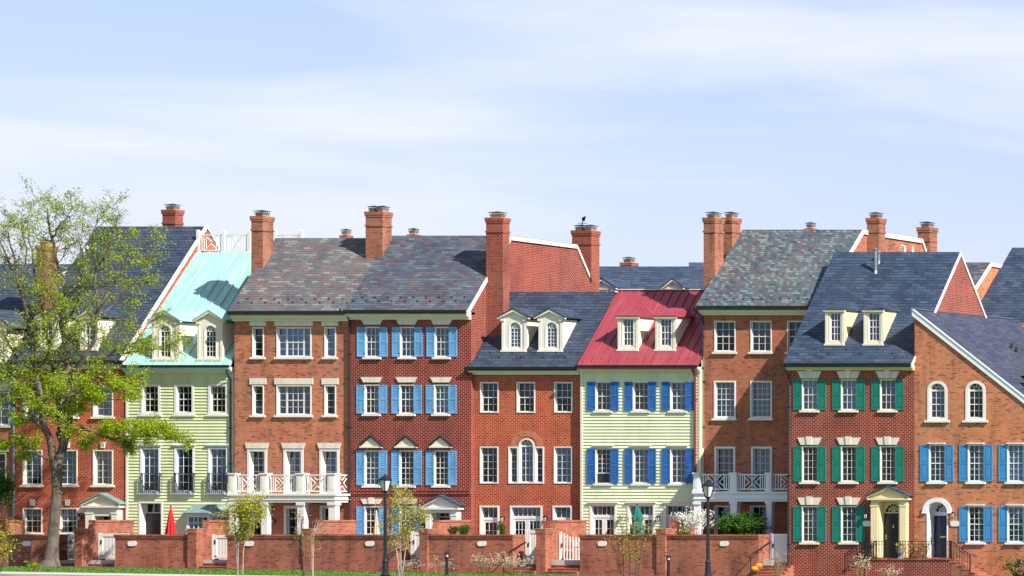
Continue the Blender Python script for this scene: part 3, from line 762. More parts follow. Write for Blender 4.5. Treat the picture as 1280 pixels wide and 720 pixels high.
def portico(h, p0, p1, qa, qe, qd, qb, d0, d1, mat, rmat, doorm, dep=.35, fan=False, door_q=None, light=False, handle_right=False):
    """pilasters, entablature and pediment round a door; d0,d1,qd = the opening"""
    Y = h.Y; yf = Y-dep; m = M[mat]
    x0, x1, za, ze, zb = SX(p0, yf), SX(p1, yf), SZ(qa, yf), SZ(qe, yf), SZ(qb, Y)
    X0, X1, zd = SX(d0, yf), SX(d1, yf), SZ(qd, yf); xc = (x0+x1)/2; oh = .16
    b = MB(); bx0, bx1 = x0+oh, x1-oh
    b.box(bx0, X0, yf, Y+.02, zb, zd); b.box(X1, bx1, yf, Y+.02, zb, zd); b.box(bx0, bx1, yf, Y+.02, zd, ze-.10)
    for a, c in ((bx0-.02, X0-.04), (X1+.04, bx1+.02)):
        b.box(a, c, yf-.05, yf-.001, zb, zb+.22); b.box(a+.03, c-.03, yf-.03, yf-.002, zb+.22, ze-.42); b.box(a, c, yf-.05, yf-.001, ze-.42, ze-.34)
    b.box(x0+.03, x1-.03, yf-.14, Y+.02, ze-.10, ze)
    b.prY([(x0+.10, ze+.001), (x1-.10, ze+.001), (xc, za-.12)], yf-.04, Y+.02)
    for sg in (-1, 1): b.prY([(xc+sg*(x1-xc), ze+.0), (xc+sg*(x1-xc), ze+.09), (xc, za-.03), (xc, za-.14)], yf-.14, yf-.041)
    o = b.build('door_surround', m, h.root)
    r = MB()
    for sg in (-1, 1): r.prY([(xc+sg*(x1-xc+.06), ze+.07), (xc+sg*(x1-xc+.06), ze+.13), (xc, za+.04), (xc, za-.03)], yf-.2, Y+.02)
    r.build('porch_roof', rmat, o)
    h.holes.append((SX(d0, Y)-.1, SX(d1, Y)+.3, zb, SZ(qd, Y)+.05, False))
    yd = Y+.25; zt = SZ(door_q, Y) if door_q else zd-.06
    j = MB(); j.box(X0-.3, X0+.0, Y+.021, yd+.1, zb, zd+.3); j.box(X1, X1+.5, Y+.021, yd+.1, zb, zd+.3); j.box(X0, X1, Y+.021, yd+.1, zd, zd+.3); j.build('door_frame', m, h.root)
    d = MB(); dx0, dx1 = X0+.03, X1-.03
    d.box(dx0, dx1, yd, yd+.06, zb, zt)
    for cx in (.27, .73):
        for (fa, fb) in ((.06, .30), (.36, .66), (.72, .94)):
            w_ = (dx1-dx0)*.18; c0 = dx0+(dx1-dx0)*cx; d.box(c0-w_, c0+w_, yd-.015, yd-.001, zb+(zt-zb)*fa, zb+(zt-zb)*fb)
    do = d.build('door', M[doorm], h.root)
    k = MB(); hx = dx1-.09 if handle_right else dx0+.09; k.lathe(hx, yd-.05, [(.02, zb+.98), (.035, zb+1.0), (.02, zb+1.03)], 8); k.box(hx-.02, hx+.02, yd-.03, yd-.001, zb+.9, zb+1.12); k.build('handle', M['brass'], do)
    kk = MB(); kk.box((dx0+dx1)/2-.03, (dx0+dx1)/2+.03, yd-.04, yd-.016, zb+1.45, zb+1.62); kk.build('knocker', M['brass'], do)
    if fan:
        r_ = (X1-X0)/2; xm = (X0+X1)/2; f = MB(); f.box(X0, X1, yd-.02, yd+.04, zt+.001, zt+.05)
        f.arch(xm, zt+.05, r_-.07, r_-.01, yd-.02, yd+.04)
        for a in (35, 65, 90, 115, 145): f.bar((xm, yd+.01, zt+.05), (xm+(r_-.05)*math.cos(R(a)), yd+.01, zt+.05+(r_-.05)*math.sin(R(a))), .028)
        f.arch(xm, zt+.05, r_*.5, r_*.5+.03, yd-.01, yd+.03, 8)
        # spandrels
        for sg in (-1, 1):
            arc = [(xm+sg*(r_-.01)*math.sin(R(t)), zt+.05+(r_-.01)*math.cos(R(t))) for t in range(0, 91, 15)]
            for (xa, q1), (xb, q2) in zip(arc[:-1], arc[1:]): f.poly([(xa, yd+.0, q1), (xb, yd+.0, q2), (xb, yd, zd+.02), (xa, yd, zd+.02)])
        fo = f.build('fanlight', m, h.root)
        g = MB(); g.poly([(X0, yd+.03, zt), (X1, yd+.03, zt), (X1, yd+.03, zd), (X0, yd+.03, zd)]); g.build('pane', M['glass'], fo)
    elif light or zt < zd-.1:
        f = MB(); grid(f, X0, X1, zt+.02, zd, yd, yd+.05, 3, 1); fo = f.build('transom_window', M['white'], h.root)
        g = MB(); g.poly([(X0, yd+.03, zt), (X1, yd+.03, zt), (X1, yd+.03, zd), (X0, yd+.03, zd)]); g.build('pane', M['glass'], fo)
    return o

# ================================================================== HOUSES, left to right
# --- tan brick house at the very left edge
h = House('tan brick house cut by the left edge of the photo with a gabled cream dormer', 'house', -230, 19.5, 0, BR['tan'])
mkroof(h, RF['navy'], 472, 4.6, 344, 'gable', ox0=0)
h.window(-24, 12, 490, 532, 3, 4, shut=None, lint=('flat', 480, 489, 40), cur='mid')
h.window(-110, -80, 490, 532, 3, 4, shut='sh_sky')
h.window(-40, 8, 566, 606, 4, 4, lint=('flat', 556, 565, 56)); h.window(-110, -80, 565, 606, 3, 4, shut='sh_sky')
sh = MB(); louvre(sh, h.X(12.5), h.X(17.5), h.Z(531), h.Z(490), -.02); sh.build('shutter', [M['sh_sky'], M['black']], h.root)
h.cornice(472, .36)
h.dormer(-30, 8, 412, 452, 'gable', 'stucco', 'cream', RF['navy'], (-16, -3, 416, 446), rise=.9, oh=.3)
h.make_wall(h.zw)

# --- red brick house behind the tree
h = House('red brick house behind the big tree with dark blue slate roof and cream pedimented door', 'house', 19.5, 158, 0, BR['red'])
mkroof(h, RF['navy'], 452, 5.95, 283, 'gable', ox0=.12, ox1=.02)
for (a, b_) in ((28.5, 53), (72.5, 97), (116.5, 141.5)):
    h.window(a, b_, 482, 521, 3, 4, trim='cream', rec=.22)
    h.window(a, b_, 562.5, 606.5, 3, 5, trim='cream', rec=.15, lint=('block', 552, 560, 5), mid=False)
for (a, b_) in ((28.5, 53), (73, 97)): h.window(a, b_, 635, 667, 3, 4, trim='cream', rec=.15, lint=('block', 624, 632, 5), lbl=None)
portico(h, 103, 151, 617, 632, 645, 699, 118, 138, 'yellow' if False else 'cream', M['patina'], 'door_navy', .35, door_q=656, light=True)
h.cornice(452, .34)
for a, b_, wa, wb in ((49, 71, 54, 67), (101, 122, 106, 119)): h.dormer(a, b_, 398, 437, 'gable', 'stucco', 'cream', RF['navy'], (wa, wb, 403, 434), rise=.38)
h.pipe(18.8, 452, 668, 'pipe_grey')
h.chimney(47, 58.5, 307, 385, 1.6, .8, 'chim', 1, X0=h.x0-.1, lead=False)
h.chimney(203, 219, 262, 300, 8.5, .6, 'chimr', 1, lead=False)
# gable end: brick strip edged in white down the right side
pts = h.rp
rb = MB(); (ya, za), (yb, zb) = pts[0], pts[1]
for off, th in ((0, .10),):
    for (p, q) in ((pts[0], pts[1]), (pts[1], pts[2])):
        rb.prX([(p[0], p[1]+.13), (q[0], q[1]+.13), (q[0], q[1]+.20), (p[0], p[1]+.20)], h.x1-.08, h.x1+.03)
rb.build('gable_coping', M['white'], h.root)
h.rake(h.x1+.001, [(pts[0][0], pts[0][1]+.12), (pts[1][0], pts[1][1]+.12), (pts[2][0], pts[2][1]+.12)], wdt=.08, th=.04)
h.make_wall(h.zw)
v = MB(); x = SX(105, 4.6); z = h.rp[0][1]+h.k*(4.6+.4); v.tube([(x, 4.6, z), (x, 4.6, z+.45), (x+.18, 4.6, z+.55), (x+.2, 4.6, z+.4)], .05); v.build('vent_pipe', M['white'], h.root)
walllamp(h, 102, 648); plaque(h.root, 102, 638, 0)

# --- green clapboard house with copper roof
h = House('pale green clapboard house with turquoise metal roof and three black balconettes', 'house', 158, 293, 0, M['green_siding'], name='clapboard_house')
h.seam_roof = True; h.siding = True
mkroof(h, M['teal'], 458, 5.1, 315.5, 'flat', 9.2, ox0=-.02, ox1=-.02)
for a in (176.5, 218.5, 260.7): h.window(a, a+24.5, 480, 518, 3, 4, trim='white', cw=.11, rec=.08, sill=True)
for a in (176, 218.5, 260.5): h.window(a, a+25, 559, 616, 3, 5, trim='cool', cw=.09, rec=.07, sill=True, mid=False, name='french_window', cur='blindh' if a > 210 else None, lint=('cap', 555.5, 559.5, 29), lintm='cool')
for a in (175.8, 217.5, 259.6):
    yf = h.Y-.22; x0, x1 = SX(a, yf), SX(a+24, yf); z0, z1 = SZ(615.5, yf), SZ(591.5, yf); b = MB()
    for zz in (z0, z1-.035, z0+.10): b.box(x0, x1, yf, yf+.03, zz, zz+.035)
    for xx in (x0, x1-.03):
        for zz in (z0, z1-.035): b.box(xx, xx+.03, yf+.031, h.Y-.03, zz, zz+.035)
        b.box(xx, xx+.03, yf-.001, yf+.031, z0-.02, z1+.03)
    for i in range(1, 10): xx = x0+(x1-x0)*i/10; b.box(xx-.009, xx+.009, yf+.005, yf+.023, z0+.03, z1-.03)
    for xx in (x0+.006, x1-.024): b.box(xx, xx+.018, yf+.1, yf+.118, z0+.03, z1-.03)
    b.build('balconette', M['black'], h.root)
h.window(174, 204, 627, 699, 3, 1, trim='white', cw=.08, rec=.42, sill=False, name='door_surround', transom=(.80, 1, 1, 1, 3), glass='glass')
d = MB(); d.box(SX(183.5, .4), SX(201.5, .4), .36, .41, .3, SZ(641.5, .4)); do = d.build('door', M['door_black'], h.root)
k = MB(); k.lathe(SX(186, .36), .33, [(.02, 1.3), (.035, 1.32), (.02, 1.35)], 8); k.build('handle', M['brass'], do)
h.cornice(458, .30, 'white', oh=.38, gut='gutter', ex=-.02)
h.pipe(289.5, 466, 600, 'gutter', r=.04)
cbp = MB()
for a, c in ((158.0, 160.8), (290.2, 293)): cbp.box(h.X(a), h.X(c)-.004, -.055, 0, h.z0, SZ(466, 0))
cbp.build('corner_board', M['white'], h.root)
for a, b_, wa, wb in ((191, 222.5, 198.5, 214.5), (247.5, 278, 255, 271)):
    h.dormer(a, b_, 403, 449.5, 'gable', 'stucco', 'cream', M['teal'], (wa, wb, 405.5, 446.5), arch=True, nz=5, rise=.52, oh=.2, cur='b')
h.seams(M['teal'], [h.x0+.25+i*.46 for i in range(12)], -.4, 5.1)
h.floors = ()
# bay window with a small copper roof
yb = -.75; xa, xb_ = SX(233, yb), SX(262, yb); z0, zt = .2, SZ(641, yb); xl, xr = xa-.28, xb_+.75
b = MB(); plan = [(xl, -.03), (xa, yb), (xb_, yb), (xr, -.03)]
zs = SZ(661, yb)
for (p, q) in zip(plan[:-1], plan[1:]):
    pv, qv = Vector((*p, 0)), Vector((*q, 0)); dvec = (qv-pv).normalized(); L_ = (qv-pv).length
    def seg(a, c, za, zb, off=0, th=.08):
        nrm = Vector((dvec.y, -dvec.x, 0)); A = pv+dvec*a+nrm*off; B = pv+dvec*c+nrm*off
        b.extr([(A.x, A.y, za), (B.x, B.y, za), (B.x, B.y, zb), (A.x, A.y, zb)], -nrm*th)
    seg(0, L_, z0, zs); seg(0, L_, zt-.22, zt); seg(0, .12, zs, zt-.22); seg(L_-.12, L_, zs, zt-.22)
    n = 4 if L_ > 1 else 2
    for i in range(1, n): c = .12+(L_-.24)*i/n; seg(c-.016, c+.016, zs, zt-.22, -.02, .04)
    seg(.12, L_-.12, zs+(zt-.22-zs)*.5-.016, zs+(zt-.22-zs)*.5+.016, -.025, .03); seg(-.03, L_+.03, zs-.06, zs, .04, .06); seg(-.05, L_+.05, zt-.10, zt, .10, .12)
bo = b.build('bay_window', M['white'], h.root)
g = MB()
for (p, q) in zip(plan[:-1], plan[1:]): g.poly([(p[0], p[1]+.05, zs), (q[0], q[1]+.05, zs), (q[0], q[1]+.05, zt-.2), (p[0], p[1]+.05, zt-.2)])
g.build('pane', M['glass_b'], bo)
r = MB(); prof = [(0, 1.12), (.10, .92), (.28, .70), (.55, .5)]; rows = []
for hh, f in prof:
    y1 = (yb-.15)*f; e = (f-.5)*.9
    rows.append([(xl+.15-e*.9, -.03, zt+hh*.75), (xa+.15-e*.6, y1, zt+hh*.75), (xb_-.15+e*.6, y1, zt+hh*.75), (xr-.15+e*.9, -.03, zt+hh*.75)])
for ra, rb_ in zip(rows[:-1], rows[1:]):
    for i in range(3): r.poly([ra[i], ra[i+1], rb_[i+1], rb_[i]])
r.poly(rows[-1]); r.poly(rows[0]); r.build('bay_roof', M['patina'], bo)
h.make_wall(SZ(464, 0), siding=True)
# roof deck railing
rl = MB(); yr = 5.3; x0, x1 = SX(248, yr), h.x1-.1; zr0, zr1 = SZ(314, yr), SZ(293, yr)
ro = None
nb = 4; first = None
for i in range(nb+1):
    x = x0+(x1-x0)*i/nb; p = MB(); p.box(x-.07, x+.07, yr-.07, yr+.07, zr0-.2, zr1+.15); p.lathe(x, yr, [(.10, zr1+.15), (.10, zr1+.18), (.03, zr1+.24)], 4, math.pi/4)
    p.build('deck_post', M['white'], h.root)
for i in range(nb):
    a, c = x0+(x1-x0)*i/nb+.07, x0+(x1-x0)*(i+1)/nb-.07; b = MB()
    b.box(a, c, yr-.03, yr+.03, zr1-.06, zr1); b.box(a, c, yr-.02, yr+.02, zr0+.02, zr0+.07)
    w_ = c-a; la, lb = a+w_*.28, c-w_*.28; lattice(b, la, lb, zr0+.07, zr1-.06, yr, sp=.24)
    for (s0, s1) in ((a, la), (lb, c)):
        for q in range(0, 4): xx = s0+(s1-s0)*q/3; b.box(xx-.014, xx+.014, yr-.014, yr+.014, zr0+.07, zr1-.06)
    b.build('deck_railing', M['white'], h.root)

# --- tall orange brick house with white balcony
h = House('tall orange brick house with white porch balcony and flat stone lintels', 'house', 293, 437, -.22, BR['orange'])
mkroof(h, RF['mixed'], 390.5, 3.05, 297.5, 'flat', 8.8, ox0=.1, ox1=0)
for q0, q1, l0, l1 in ((409, 446.5, 400.5, 407.5), (481.5, 519, 473, 480.5)):
    for a, c, lw in ((315.4, 330.0, 20.5), (405.6, 420.2, 20.5)): h.window(a, c, q0, q1, 1, 4, lint=('flat', l0, l1, lw), mid=False, glass='glass_b' if a > 400 and q0 < 420 else 'glass', cur='pale' if a > 400 and q0 < 420 else None)
    h.window(345.8, 389.3, q0, q1, 5, 4, lint=('flat', l0, l1, 48), split=((.24, 1), (.52, 3), (.24, 1)))
for a in (309.2, 354.6, 399.6): h.window(a, a+24.8, 561, 618, 3, 6, trim='white', cw=.12, rec=.25, sill=False, lint=('flare', 553.8, 560.5, 29.5), mid=False, name='french_door')
for a in (311, 355, 400): h.window(a, a+24.5, 632, 697, 2, 5, cw=.13, rec=.15, sill=False, mid=False, name='french_door', cur='mid')
h.cornice(390.5, .40, 'cream', ex=0)
h.guards(17)
balcony(h, [(285, 294), (325, 334), (370, 380), (409, 419)], None, 592, 617, 628, 668, 1.15, 'white')
h.chimney(314, 328.6, 270, 345, 1.55, .8, 'chim', 1, lead=False)
h.chimney(424, 434, 293.5, 300, 9.0, .5, 'chim', 1, bands=False, lead=False)
h.make_wall(h.zw)
walllamp(h, 343.5, 652)

# --- dark red brick house with sky blue shutters
h = House('dark red brick house with sky blue shutters and pediments over its third row of windows', 'house', 437, 589, -.22, BR['dark'])
mkroof(h, RF['mixed2'], 389, 3.0, 294.5, 'flat', 8.75, ox0=0, ox1=-.02)
for i, a in enumerate((456.3, 500.0, 543.2)):
    c = a+18.6
    h.window(a, c, 408.5, 446.5, 3, 4, shut='sh_sky', rec=.07, lint=('flare', 399, 405.8, 27.5), cur='mid', glass='glass_b')
    h.window(a-.8, c-.8, 480.8, 517.5, 3, 4, shut='sh_sky', rec=.07, lint=('flare', 471.5, 478, 27), cur='mid' if i else 'drape')
    h.window(a-.8, c-.8, 563, 607, 3, 6, shut='sh_sky', rec=.07, lint=('ped', 545, 559.8, 27), lintm='cream', cur='mid' if i < 2 else 'drape')
    if i < 2: h.window(a-.8, c-.8, 633, 669, 3, 4, shut='sh_sky', rec=.07, lint=('key', 622, 630, 27), cur='drape')
portico(h, 528, 575, 619.5, 634.5, 641, 699, 540, 562, 'white', RF['navy'], 'door_black', .35, door_q=647, light=True)
sc_ = MB(); z = h.Z(614.5); sc_.box(h.x0+.02, h.x1-.01, h.Y-.06, h.Y-.001, z-.12, z+.12); sc_.box(h.x0+.02, h.x1-.01, h.Y-.09, h.Y-.0605, z+.04, z+.13); sc_.build('string_course', BR['dark'], h.root)
h.cornice(389, .38, 'cream', ex=0); h.guards(19)
h.pipe(437.8, 390, 668, 'gutter', kink=.25)
h.rake(h.x1+.001, [(y, z+.10) for y, z in h.rp[:4]], wdt=.20, th=.08)
h.chimney(457, 478, 264.5, 328, 2.0, .75, 'chim', 2)
h.chimney(605, 626, 272, 420, 1.0, .55, 'chimr', 1, X0=h.x1+.002, lead=False)
h.chimney(715, 739, 288, 350, 10.15, .75, 'chimr', 2)
h.chimney(508, 519, 292.5, 300, 9.0, .5, 'chim', 1, bands=False, lead=False)
h.make_wall(h.zw)
wv = MB(); x, y = SX(728, 10.5), 10.5; z = SZ(289, 10.5); wv.bar((x, y, z), (x, y, z+.75), .03); wv.bar((x-.22, y, z+.42), (x+.22, y, z+.42), .03)
wv.faces([(x-.02, y, z+.58), (x+.1, y, z+.5), (x+.2, y, z+.8), (x+.05, y, z+.75)], [(0, 1, 2, 3)]); wv.extr([(x-.02, y, z+.6), (x+.12, y, z+.56), (x+.16, y, z+.78), (x+.03, y, z+.7)], (0, .02, 0)); wv.build('weather_vane', M['black'], h.root)

# --- red-orange brick house with palladian window
h = House('red orange brick house with arched three part window and two round topped dormers', 'house', 589, 726, 0, BR['redor'])
mkroof(h, RF['navy'], 460, 2.95, 365, 'flat', 9, ox0=-.02, ox1=0)
for a in (600.3, 646, 692.8): h.window(a, a+23, 477.5, 516, 3, 4, rec=.10, trim='white', sill=False, cur='blind')
for a in (600.0, 692.5): h.window(a, a+23, 558.3, 604.5, 3, 5, rec=.10, trim='white', sill=False, cur='blindh', mid=False)
# three-part window: side lights and an arched centre
h.window(635.6, 648.2, 558.3, 604.5, 1, 5, rec=.08, sill=False, mid=False, cw=.065)
h.window(648.3, 668.2, 548, 604.5, 3, 5, rec=.08, sill=False, arch=True, cw=.065, cur='blindh')
h.window(668.3, 680.2, 558.3, 604.5, 1, 5, rec=.08, sill=False, mid=False, cw=.065)
ab = MB(); ab.arch(h.X(658.2), h.Z(558), .52, .80, -.012, .0); ab.build('brick_arch', BR['orange'], h.root)
for a in (599.8, 691): h.window(a, a+24.4, 632, 699, 3, 5, cw=.08, rec=.11, sill=False, transom=(.76, 1, 3, 4, 3), name='french_door')
h.window(637.6, 678, 632, 699, 3, 5, cw=.085, rec=.10, sill=False, transom=(.79, 2, 3, 4, 6), name='double_french_door')
h.cornice(460, .30, 'white', ex=0); h.guards(10, rows=2)
h.dormer(628, 657.5, 399, 438.5, 'gable', 'stucco', 'white', RF['navy'], (635.6, 652, 401.5, 434.5), arch=True, nz=5, rise=.44, oh=.2, glass='glass_b')
h.dormer(674, 702.8, 399, 438.5, 'gable', 'stucco', 'white', RF['navy'], (681.4, 697.5, 401.5, 434.5), arch=True, nz=5, rise=.44, oh=.2, glass='glass_b')
h.pipe(589.6, 464, 668, 'gutter', kink=.1)
h.make_wall(h.zw)
walllamp(h, 630, 649); walllamp(h, 683.5, 649)

# --- green clapboard house with red roof
h = House('soft green clapboard house with red metal roof and deep blue shutters', 'house', 726, 877, -.2, M['green_siding2'], name='clapboard_house')
h.seam_roof = True; h.siding = True
mkroof(h, M['pinkred'], 458, 3.1, 362.5, 'flat', 9, ox0=0, ox1=-.02)
for i, a in enumerate((744.5, 791.3, 838.0)):
    h.window(a, a+19.8, 477, 513.5, 3, 4, rec=.08, shut='sh_blue', shw=.40, lint=None)
    h.window(a, a+19.8, 560.5, 604.5, 3, 5, rec=.08, shut='sh_blue', shw=.40, lint=('cap', 556.3, 560, 26), lintm='cream', open_=(i == 0), mid=False)
for a, w_ in ((737.5, 33.5), (784.5, 34.5), (831, 35)): h.window(a, a+w_, 630, 699, 3, 5, trim='cream', cw=.09, rec=.08, sill=False, transom=(.79, 2, 2, 4, 5), name='double_french_door', sashm='white', lint=('cap', 627.5, 630, 38), lintm='cream')
h.cornice(458, .26, 'cream', ex=0)
h.guards(14, 'pipe_red', rows=1, up=.35)
h.seams(M['pinkred'], [h.x0+.22+i*.43 for i in range(14)], -.4, 3.1)
for a, c, wa, wb in ((773, 797.5, 777.3, 793), (820, 844.3, 824, 840.3)): h.dormer(a, c, 396, 437.5, 'hip', 'cream', 'cream', M['pinkred'], (wa, wb, 398.7, 432.5), nx=3, nz=4, rise=.42, oh=.12, glass='glass_b')
h.pipe(870, 461, 668, 'pipe_red', r=.055)
cbp = MB()
for a, c in ((726.2, 728.8), (874, 876.6)): cbp.box(h.X(a), h.X(c), h.Y-.055, h.Y, h.z0, SZ(464, 0))
cbp.build('corner_board', M['cream'], h.root)
h.make_wall(SZ(462, 0), siding=True)
walllamp(h, 777.5, 649); walllamp(h, 824, 649)
rg = MB(); rg.box(h.x0, h.x1-.05, 3.0, 3.3, SZ(362.5, 3.1), SZ(362.5, 3.1)+.05); rg.build('ridge_flashing', M['white'], h.root)

# --- tall brown brick house half shaded by its neighbour
h = House('tall brown brick house with speckled slate roof and white lattice balcony, half in shade', 'house', 877, 1026, 0, BR['tan'])
mkroof(h, RF['speck'], 384, 4.05, 287, 'flat', 10.1, ox0=.14, ox1=0)
for a in (893, 938.2, 984): h.window(a, a+26.5, 401, 440, 3, 4, trim='stone', rec=.07, sashm='white', cur='blind' if a < 950 else 'blindh')
for a in (892.6, 938.0): h.window(a, a+27.3, 476, 523, 4, 6, trim='white', rec=.08, cw=.07, cur='sheer')
for a in (893.3, 939.2): h.window(a, a+26, 558.3, 617, 3, 6, trim='white', rec=.11, cw=.09, sill=False, mid=False, name='french_door')
for a in (893.5, 938): h.window(a, a+26, 632, 699, 3, 5, trim='cool', rec=.12, sill=False, mid=False, name='french_door')
h.cornice(384, .36, 'cream', ex=0); h.guards(13, rows=1)
h.pipe(879.5, 388, 560, 'gutter', kink=.25)
balcony(h, [(866, 875), (911.5, 921), (956.5, 964.5)], 15.36, 591.5, 614.5, 627, 668, 1.1, 'cool', right_return=False)
h.rake(h.x1+.001, [(y, z+.12) for y, z in h.rp[:4]], wdt=.22, th=.08)
h.chimney(879.5, 893.5, 272, 340, 1.3, .8, 'chim', 1, lead=False)
h.chimney(903, 915, 272, 321, 2.95, .8, 'chim', 1)
h.chimney(1081.5, 1096.5, 272.5, 330, 4.5, .65, 'chim', 1, X0=h.x1+.002)
h.chimney(1147, 1162, 284, 330, 10.5, .8, 'chim', 1)
h.chimney(1005, 1016, 285, 296, 11.5, .5, 'chim', 1, bands=False, lead=False)
h.make_wall(h.zw)

# --- dark red brick house with green shutters, standing forward
Y8 = -3.0
h = House('dark red brick house with green shutters and a pale yellow pedimented doorway', 'house', 985, 1143.2, Y8, BR['dark2'])
mkroof(h, RF['blue'], 455.5, 1.6, 315, 'gable', ox0=.1, ox1=-.02, oh=.35)
for i, a in enumerate((1002.2, 1051.0, 1099.8)):
    c = a+20
    h.window(a, c, 474, 513, 3, 4, trim='cream', rec=.06, shut='sh_green', panel=True, lint=('key', 462.5, 473, 30), cur='sheer', shw=.42)
    h.window(a, c, 557.5, 602.5, 3, 5, trim='cream', rec=.06, shut='sh_green', panel=True, lint=('key', 545.5, 556, 30), cur='drapes', shw=.42)
    if i < 2: h.window(a, c, 632.5, 678, 3, 5, trim='cream', rec=.06, shut='sh_green', panel=True, lint=('key', 620.5, 631, 30), cur='sheer', shw=.42)
portico(h, 1084.5, 1137, 608, 622.5, 627, 697, 1099, 1123.3, 'yellow', RF['blue'], 'door_black', .22, fan=True, door_q=641.5)
h.cornice(455.5, .26, 'yellow', oh=.35, ex=0); h.guards(8, rows=2)
h.pipe(986.5, 460, 720, 'gutter', kink=.1)
h.rake(h.x1+.001, [(y, z+.13) for y, z in h.rp], wdt=.17, th=.06)
for a, c, wa, wb in ((1032.3, 1055, 1036.2, 1052), (1080.4, 1103.5, 1084.2, 1100.6)): h.dormer(a, c, 387.5, 430.5, 'hip', 'yellow', 'cream', RF['blue'], (wa, wb, 391, 426.5), nx=3, nz=4, rise=.40, oh=.10, cur=None, glass='glass_b')
h.make_wall(h.zw)
for px, q, hh, rr, mt in ((1094.5, 340, 1.1, .07, 'galv'), (1098.5, 328, .45, .06, 'galv')):
    yy = h.rp[0][0]
    for _ in range(30): yy = h.rp[0][0]+(SZ(q, yy)-h.rp[0][1]-h.rt)/h.k
    x, z = SX(px, yy), SZ(q, yy); v = MB(); v.lathe(x, yy, [(rr*1.6, z-.1), (rr, z+.1), (rr, z+hh)], 10); v.lathe(x, yy, [(rr*1.4, z+hh), (rr*1.6, z+hh+.04), (rr*.4, z+hh+.12)], 10); v.build('vent_pipe', M[mt], h.root)
for px in (1131, 1140.5):
    yy = 2.2; x, z = SX(px, yy), SZ(322, yy); v = MB(); v.tube([(x, yy, z-.3), (x, yy, z+.55)]+([(x-.14, yy, z+.62), (x-.2, yy, z+.5)] if px < 1135 else []), .055); v.build('vent_pipe', M['white'], h.root)
walllamp(h, 1084, 645); plaque(h.root, 1084.5, 654.5, Y8, .22, .14)

# --- orange brick house with half gable at the right
h = House('orange brick house at the right end with sloping white gable edge and azure shutters', 'house', 1143.2, 1345, Y8, BR['gold'])
xg0 = h.x0; z9 = SZ(391.5, Y8); s9 = .785
top9 = lambda x: z9-(x-xg0)*s9
h.profile = [(Y8, z9-.02), (7.2, z9-.02)]
for a in (1159.3, 1207.0): h.window(a, a+25, 476, 525.5, 3, 4, rec=.09, arch=True, cw=.13, cur='blindh', sillx=.12)
for i, a in enumerate((1161, 1209.8, 1259.0)):
    h.window(a, a+20.5, 555.5, 602.5, 3, 6, rec=.06, shut='sh_mid', panel=True, trim='cool', shw=.43, cur='pale' if i == 2 else ('drapes' if i == 0 else None), lint=('cap', 553.5, 555.4, 21), lintm='cool')
    if i: h.window(a, a+20.5, 632.5, 678, 3, 6, rec=.06, shut='sh_mid', panel=True, trim='cool', shw=.43, lint=('cap', 630.5, 632.4, 21), lintm='cool')
for a in (1308,):
    h.window(a, a+20.5, 555.5, 602.5, 3, 6, rec=.06, shut='sh_mid', panel=True, shw=.43); h.window(a, a+20.5, 632.5, 678, 3, 6, rec=.06, shut='sh_mid', panel=True, shw=.43)
# arched door
xa, xb2 = h.X(1158.5), h.X(1184.9); r9 = (xb2-xa)/2; xm = (xa+xb2)/2; zb9 = .42; zs9 = h.Z(640.5)
h.holes.append((xa, xb2, zb9, zs9+r9, True))
b = MB(); b.arch(xm, zs9, r9-.0, r9+.20, Y8-.08, Y8-.001); 
for sg in (-1, 1): b.box(xm+sg*(r9+.1)-.11, xm+sg*(r9+.1)+.11, Y8-.10, Y8-.0005, zs9-.05, zs9-.001)
so9 = b.build('door_surround', M['cool'], h.root)
b = MB(); b.box(xa, xa+.05, Y8-.02, Y8+.9, zb9, zs9); b.box(xb2-.05, xb2, Y8-.02, Y8+.9, zb9, zs9); b.arch(xm, zs9, r9-.05, r9, Y8-.02, Y8+.9)
yd = Y8+.62; zt = SZ(644.5, yd)
b.box(xa+.05, SX(1167, yd)-.001, yd, yd+.05, zb9, zs9); b.box(xa+.05, xb2-.05, yd-.02, yd+.05, zt, zs9+.04); b.build('door_frame', M['cool'], h.root)
b = MB(); dx0, dx1 = SX(1167, yd), xb2-.051; b.box(dx0, dx1, yd+.01, yd+.06, zb9, zt-.001)
for fa, fb in ((.06, .3), (.36, .62), (.7, .94)):
    for cx in (.28, .72): c0 = dx0+(dx1-dx0)*cx; b.box(c0-.11, c0+.11, yd-.004, yd+.009, zb9+(zt-zb9)*fa, zb9+(zt-zb9)*fb)
do = b.build('door', M['door_navy'], h.root)
b = MB(); b.box((dx0+dx1)/2-.13, (dx0+dx1)/2+.13, yd-.02, yd-.005, zb9+.98, zb9+1.06); b.build('letter_slot', M['brass'], do)
b = MB(); 
for a in (30, 60, 90, 120, 150): b.bar((xm, yd, zs9+.05), (xm+(r9-.06)*math.cos(R(a)), yd, zs9+.05+(r9-.06)*math.sin(R(a))), .03)
b.arch(xm, zs9+.04, r9-.14, r9-.04, yd-.01, yd+.04); b.arch(xm, zs9+.04, .18, .22, yd-.005, yd+.03, 8); fo = b.build('fanlight', M['cool'], h.root)
b = MB(); b.poly([(xm+(r9-.06)*math.cos(R(a)), yd+.02, zs9+.04+(r9-.06)*math.sin(R(a))) for a in range(0, 181, 15)]); b.build('pane', M['glass'], fo)
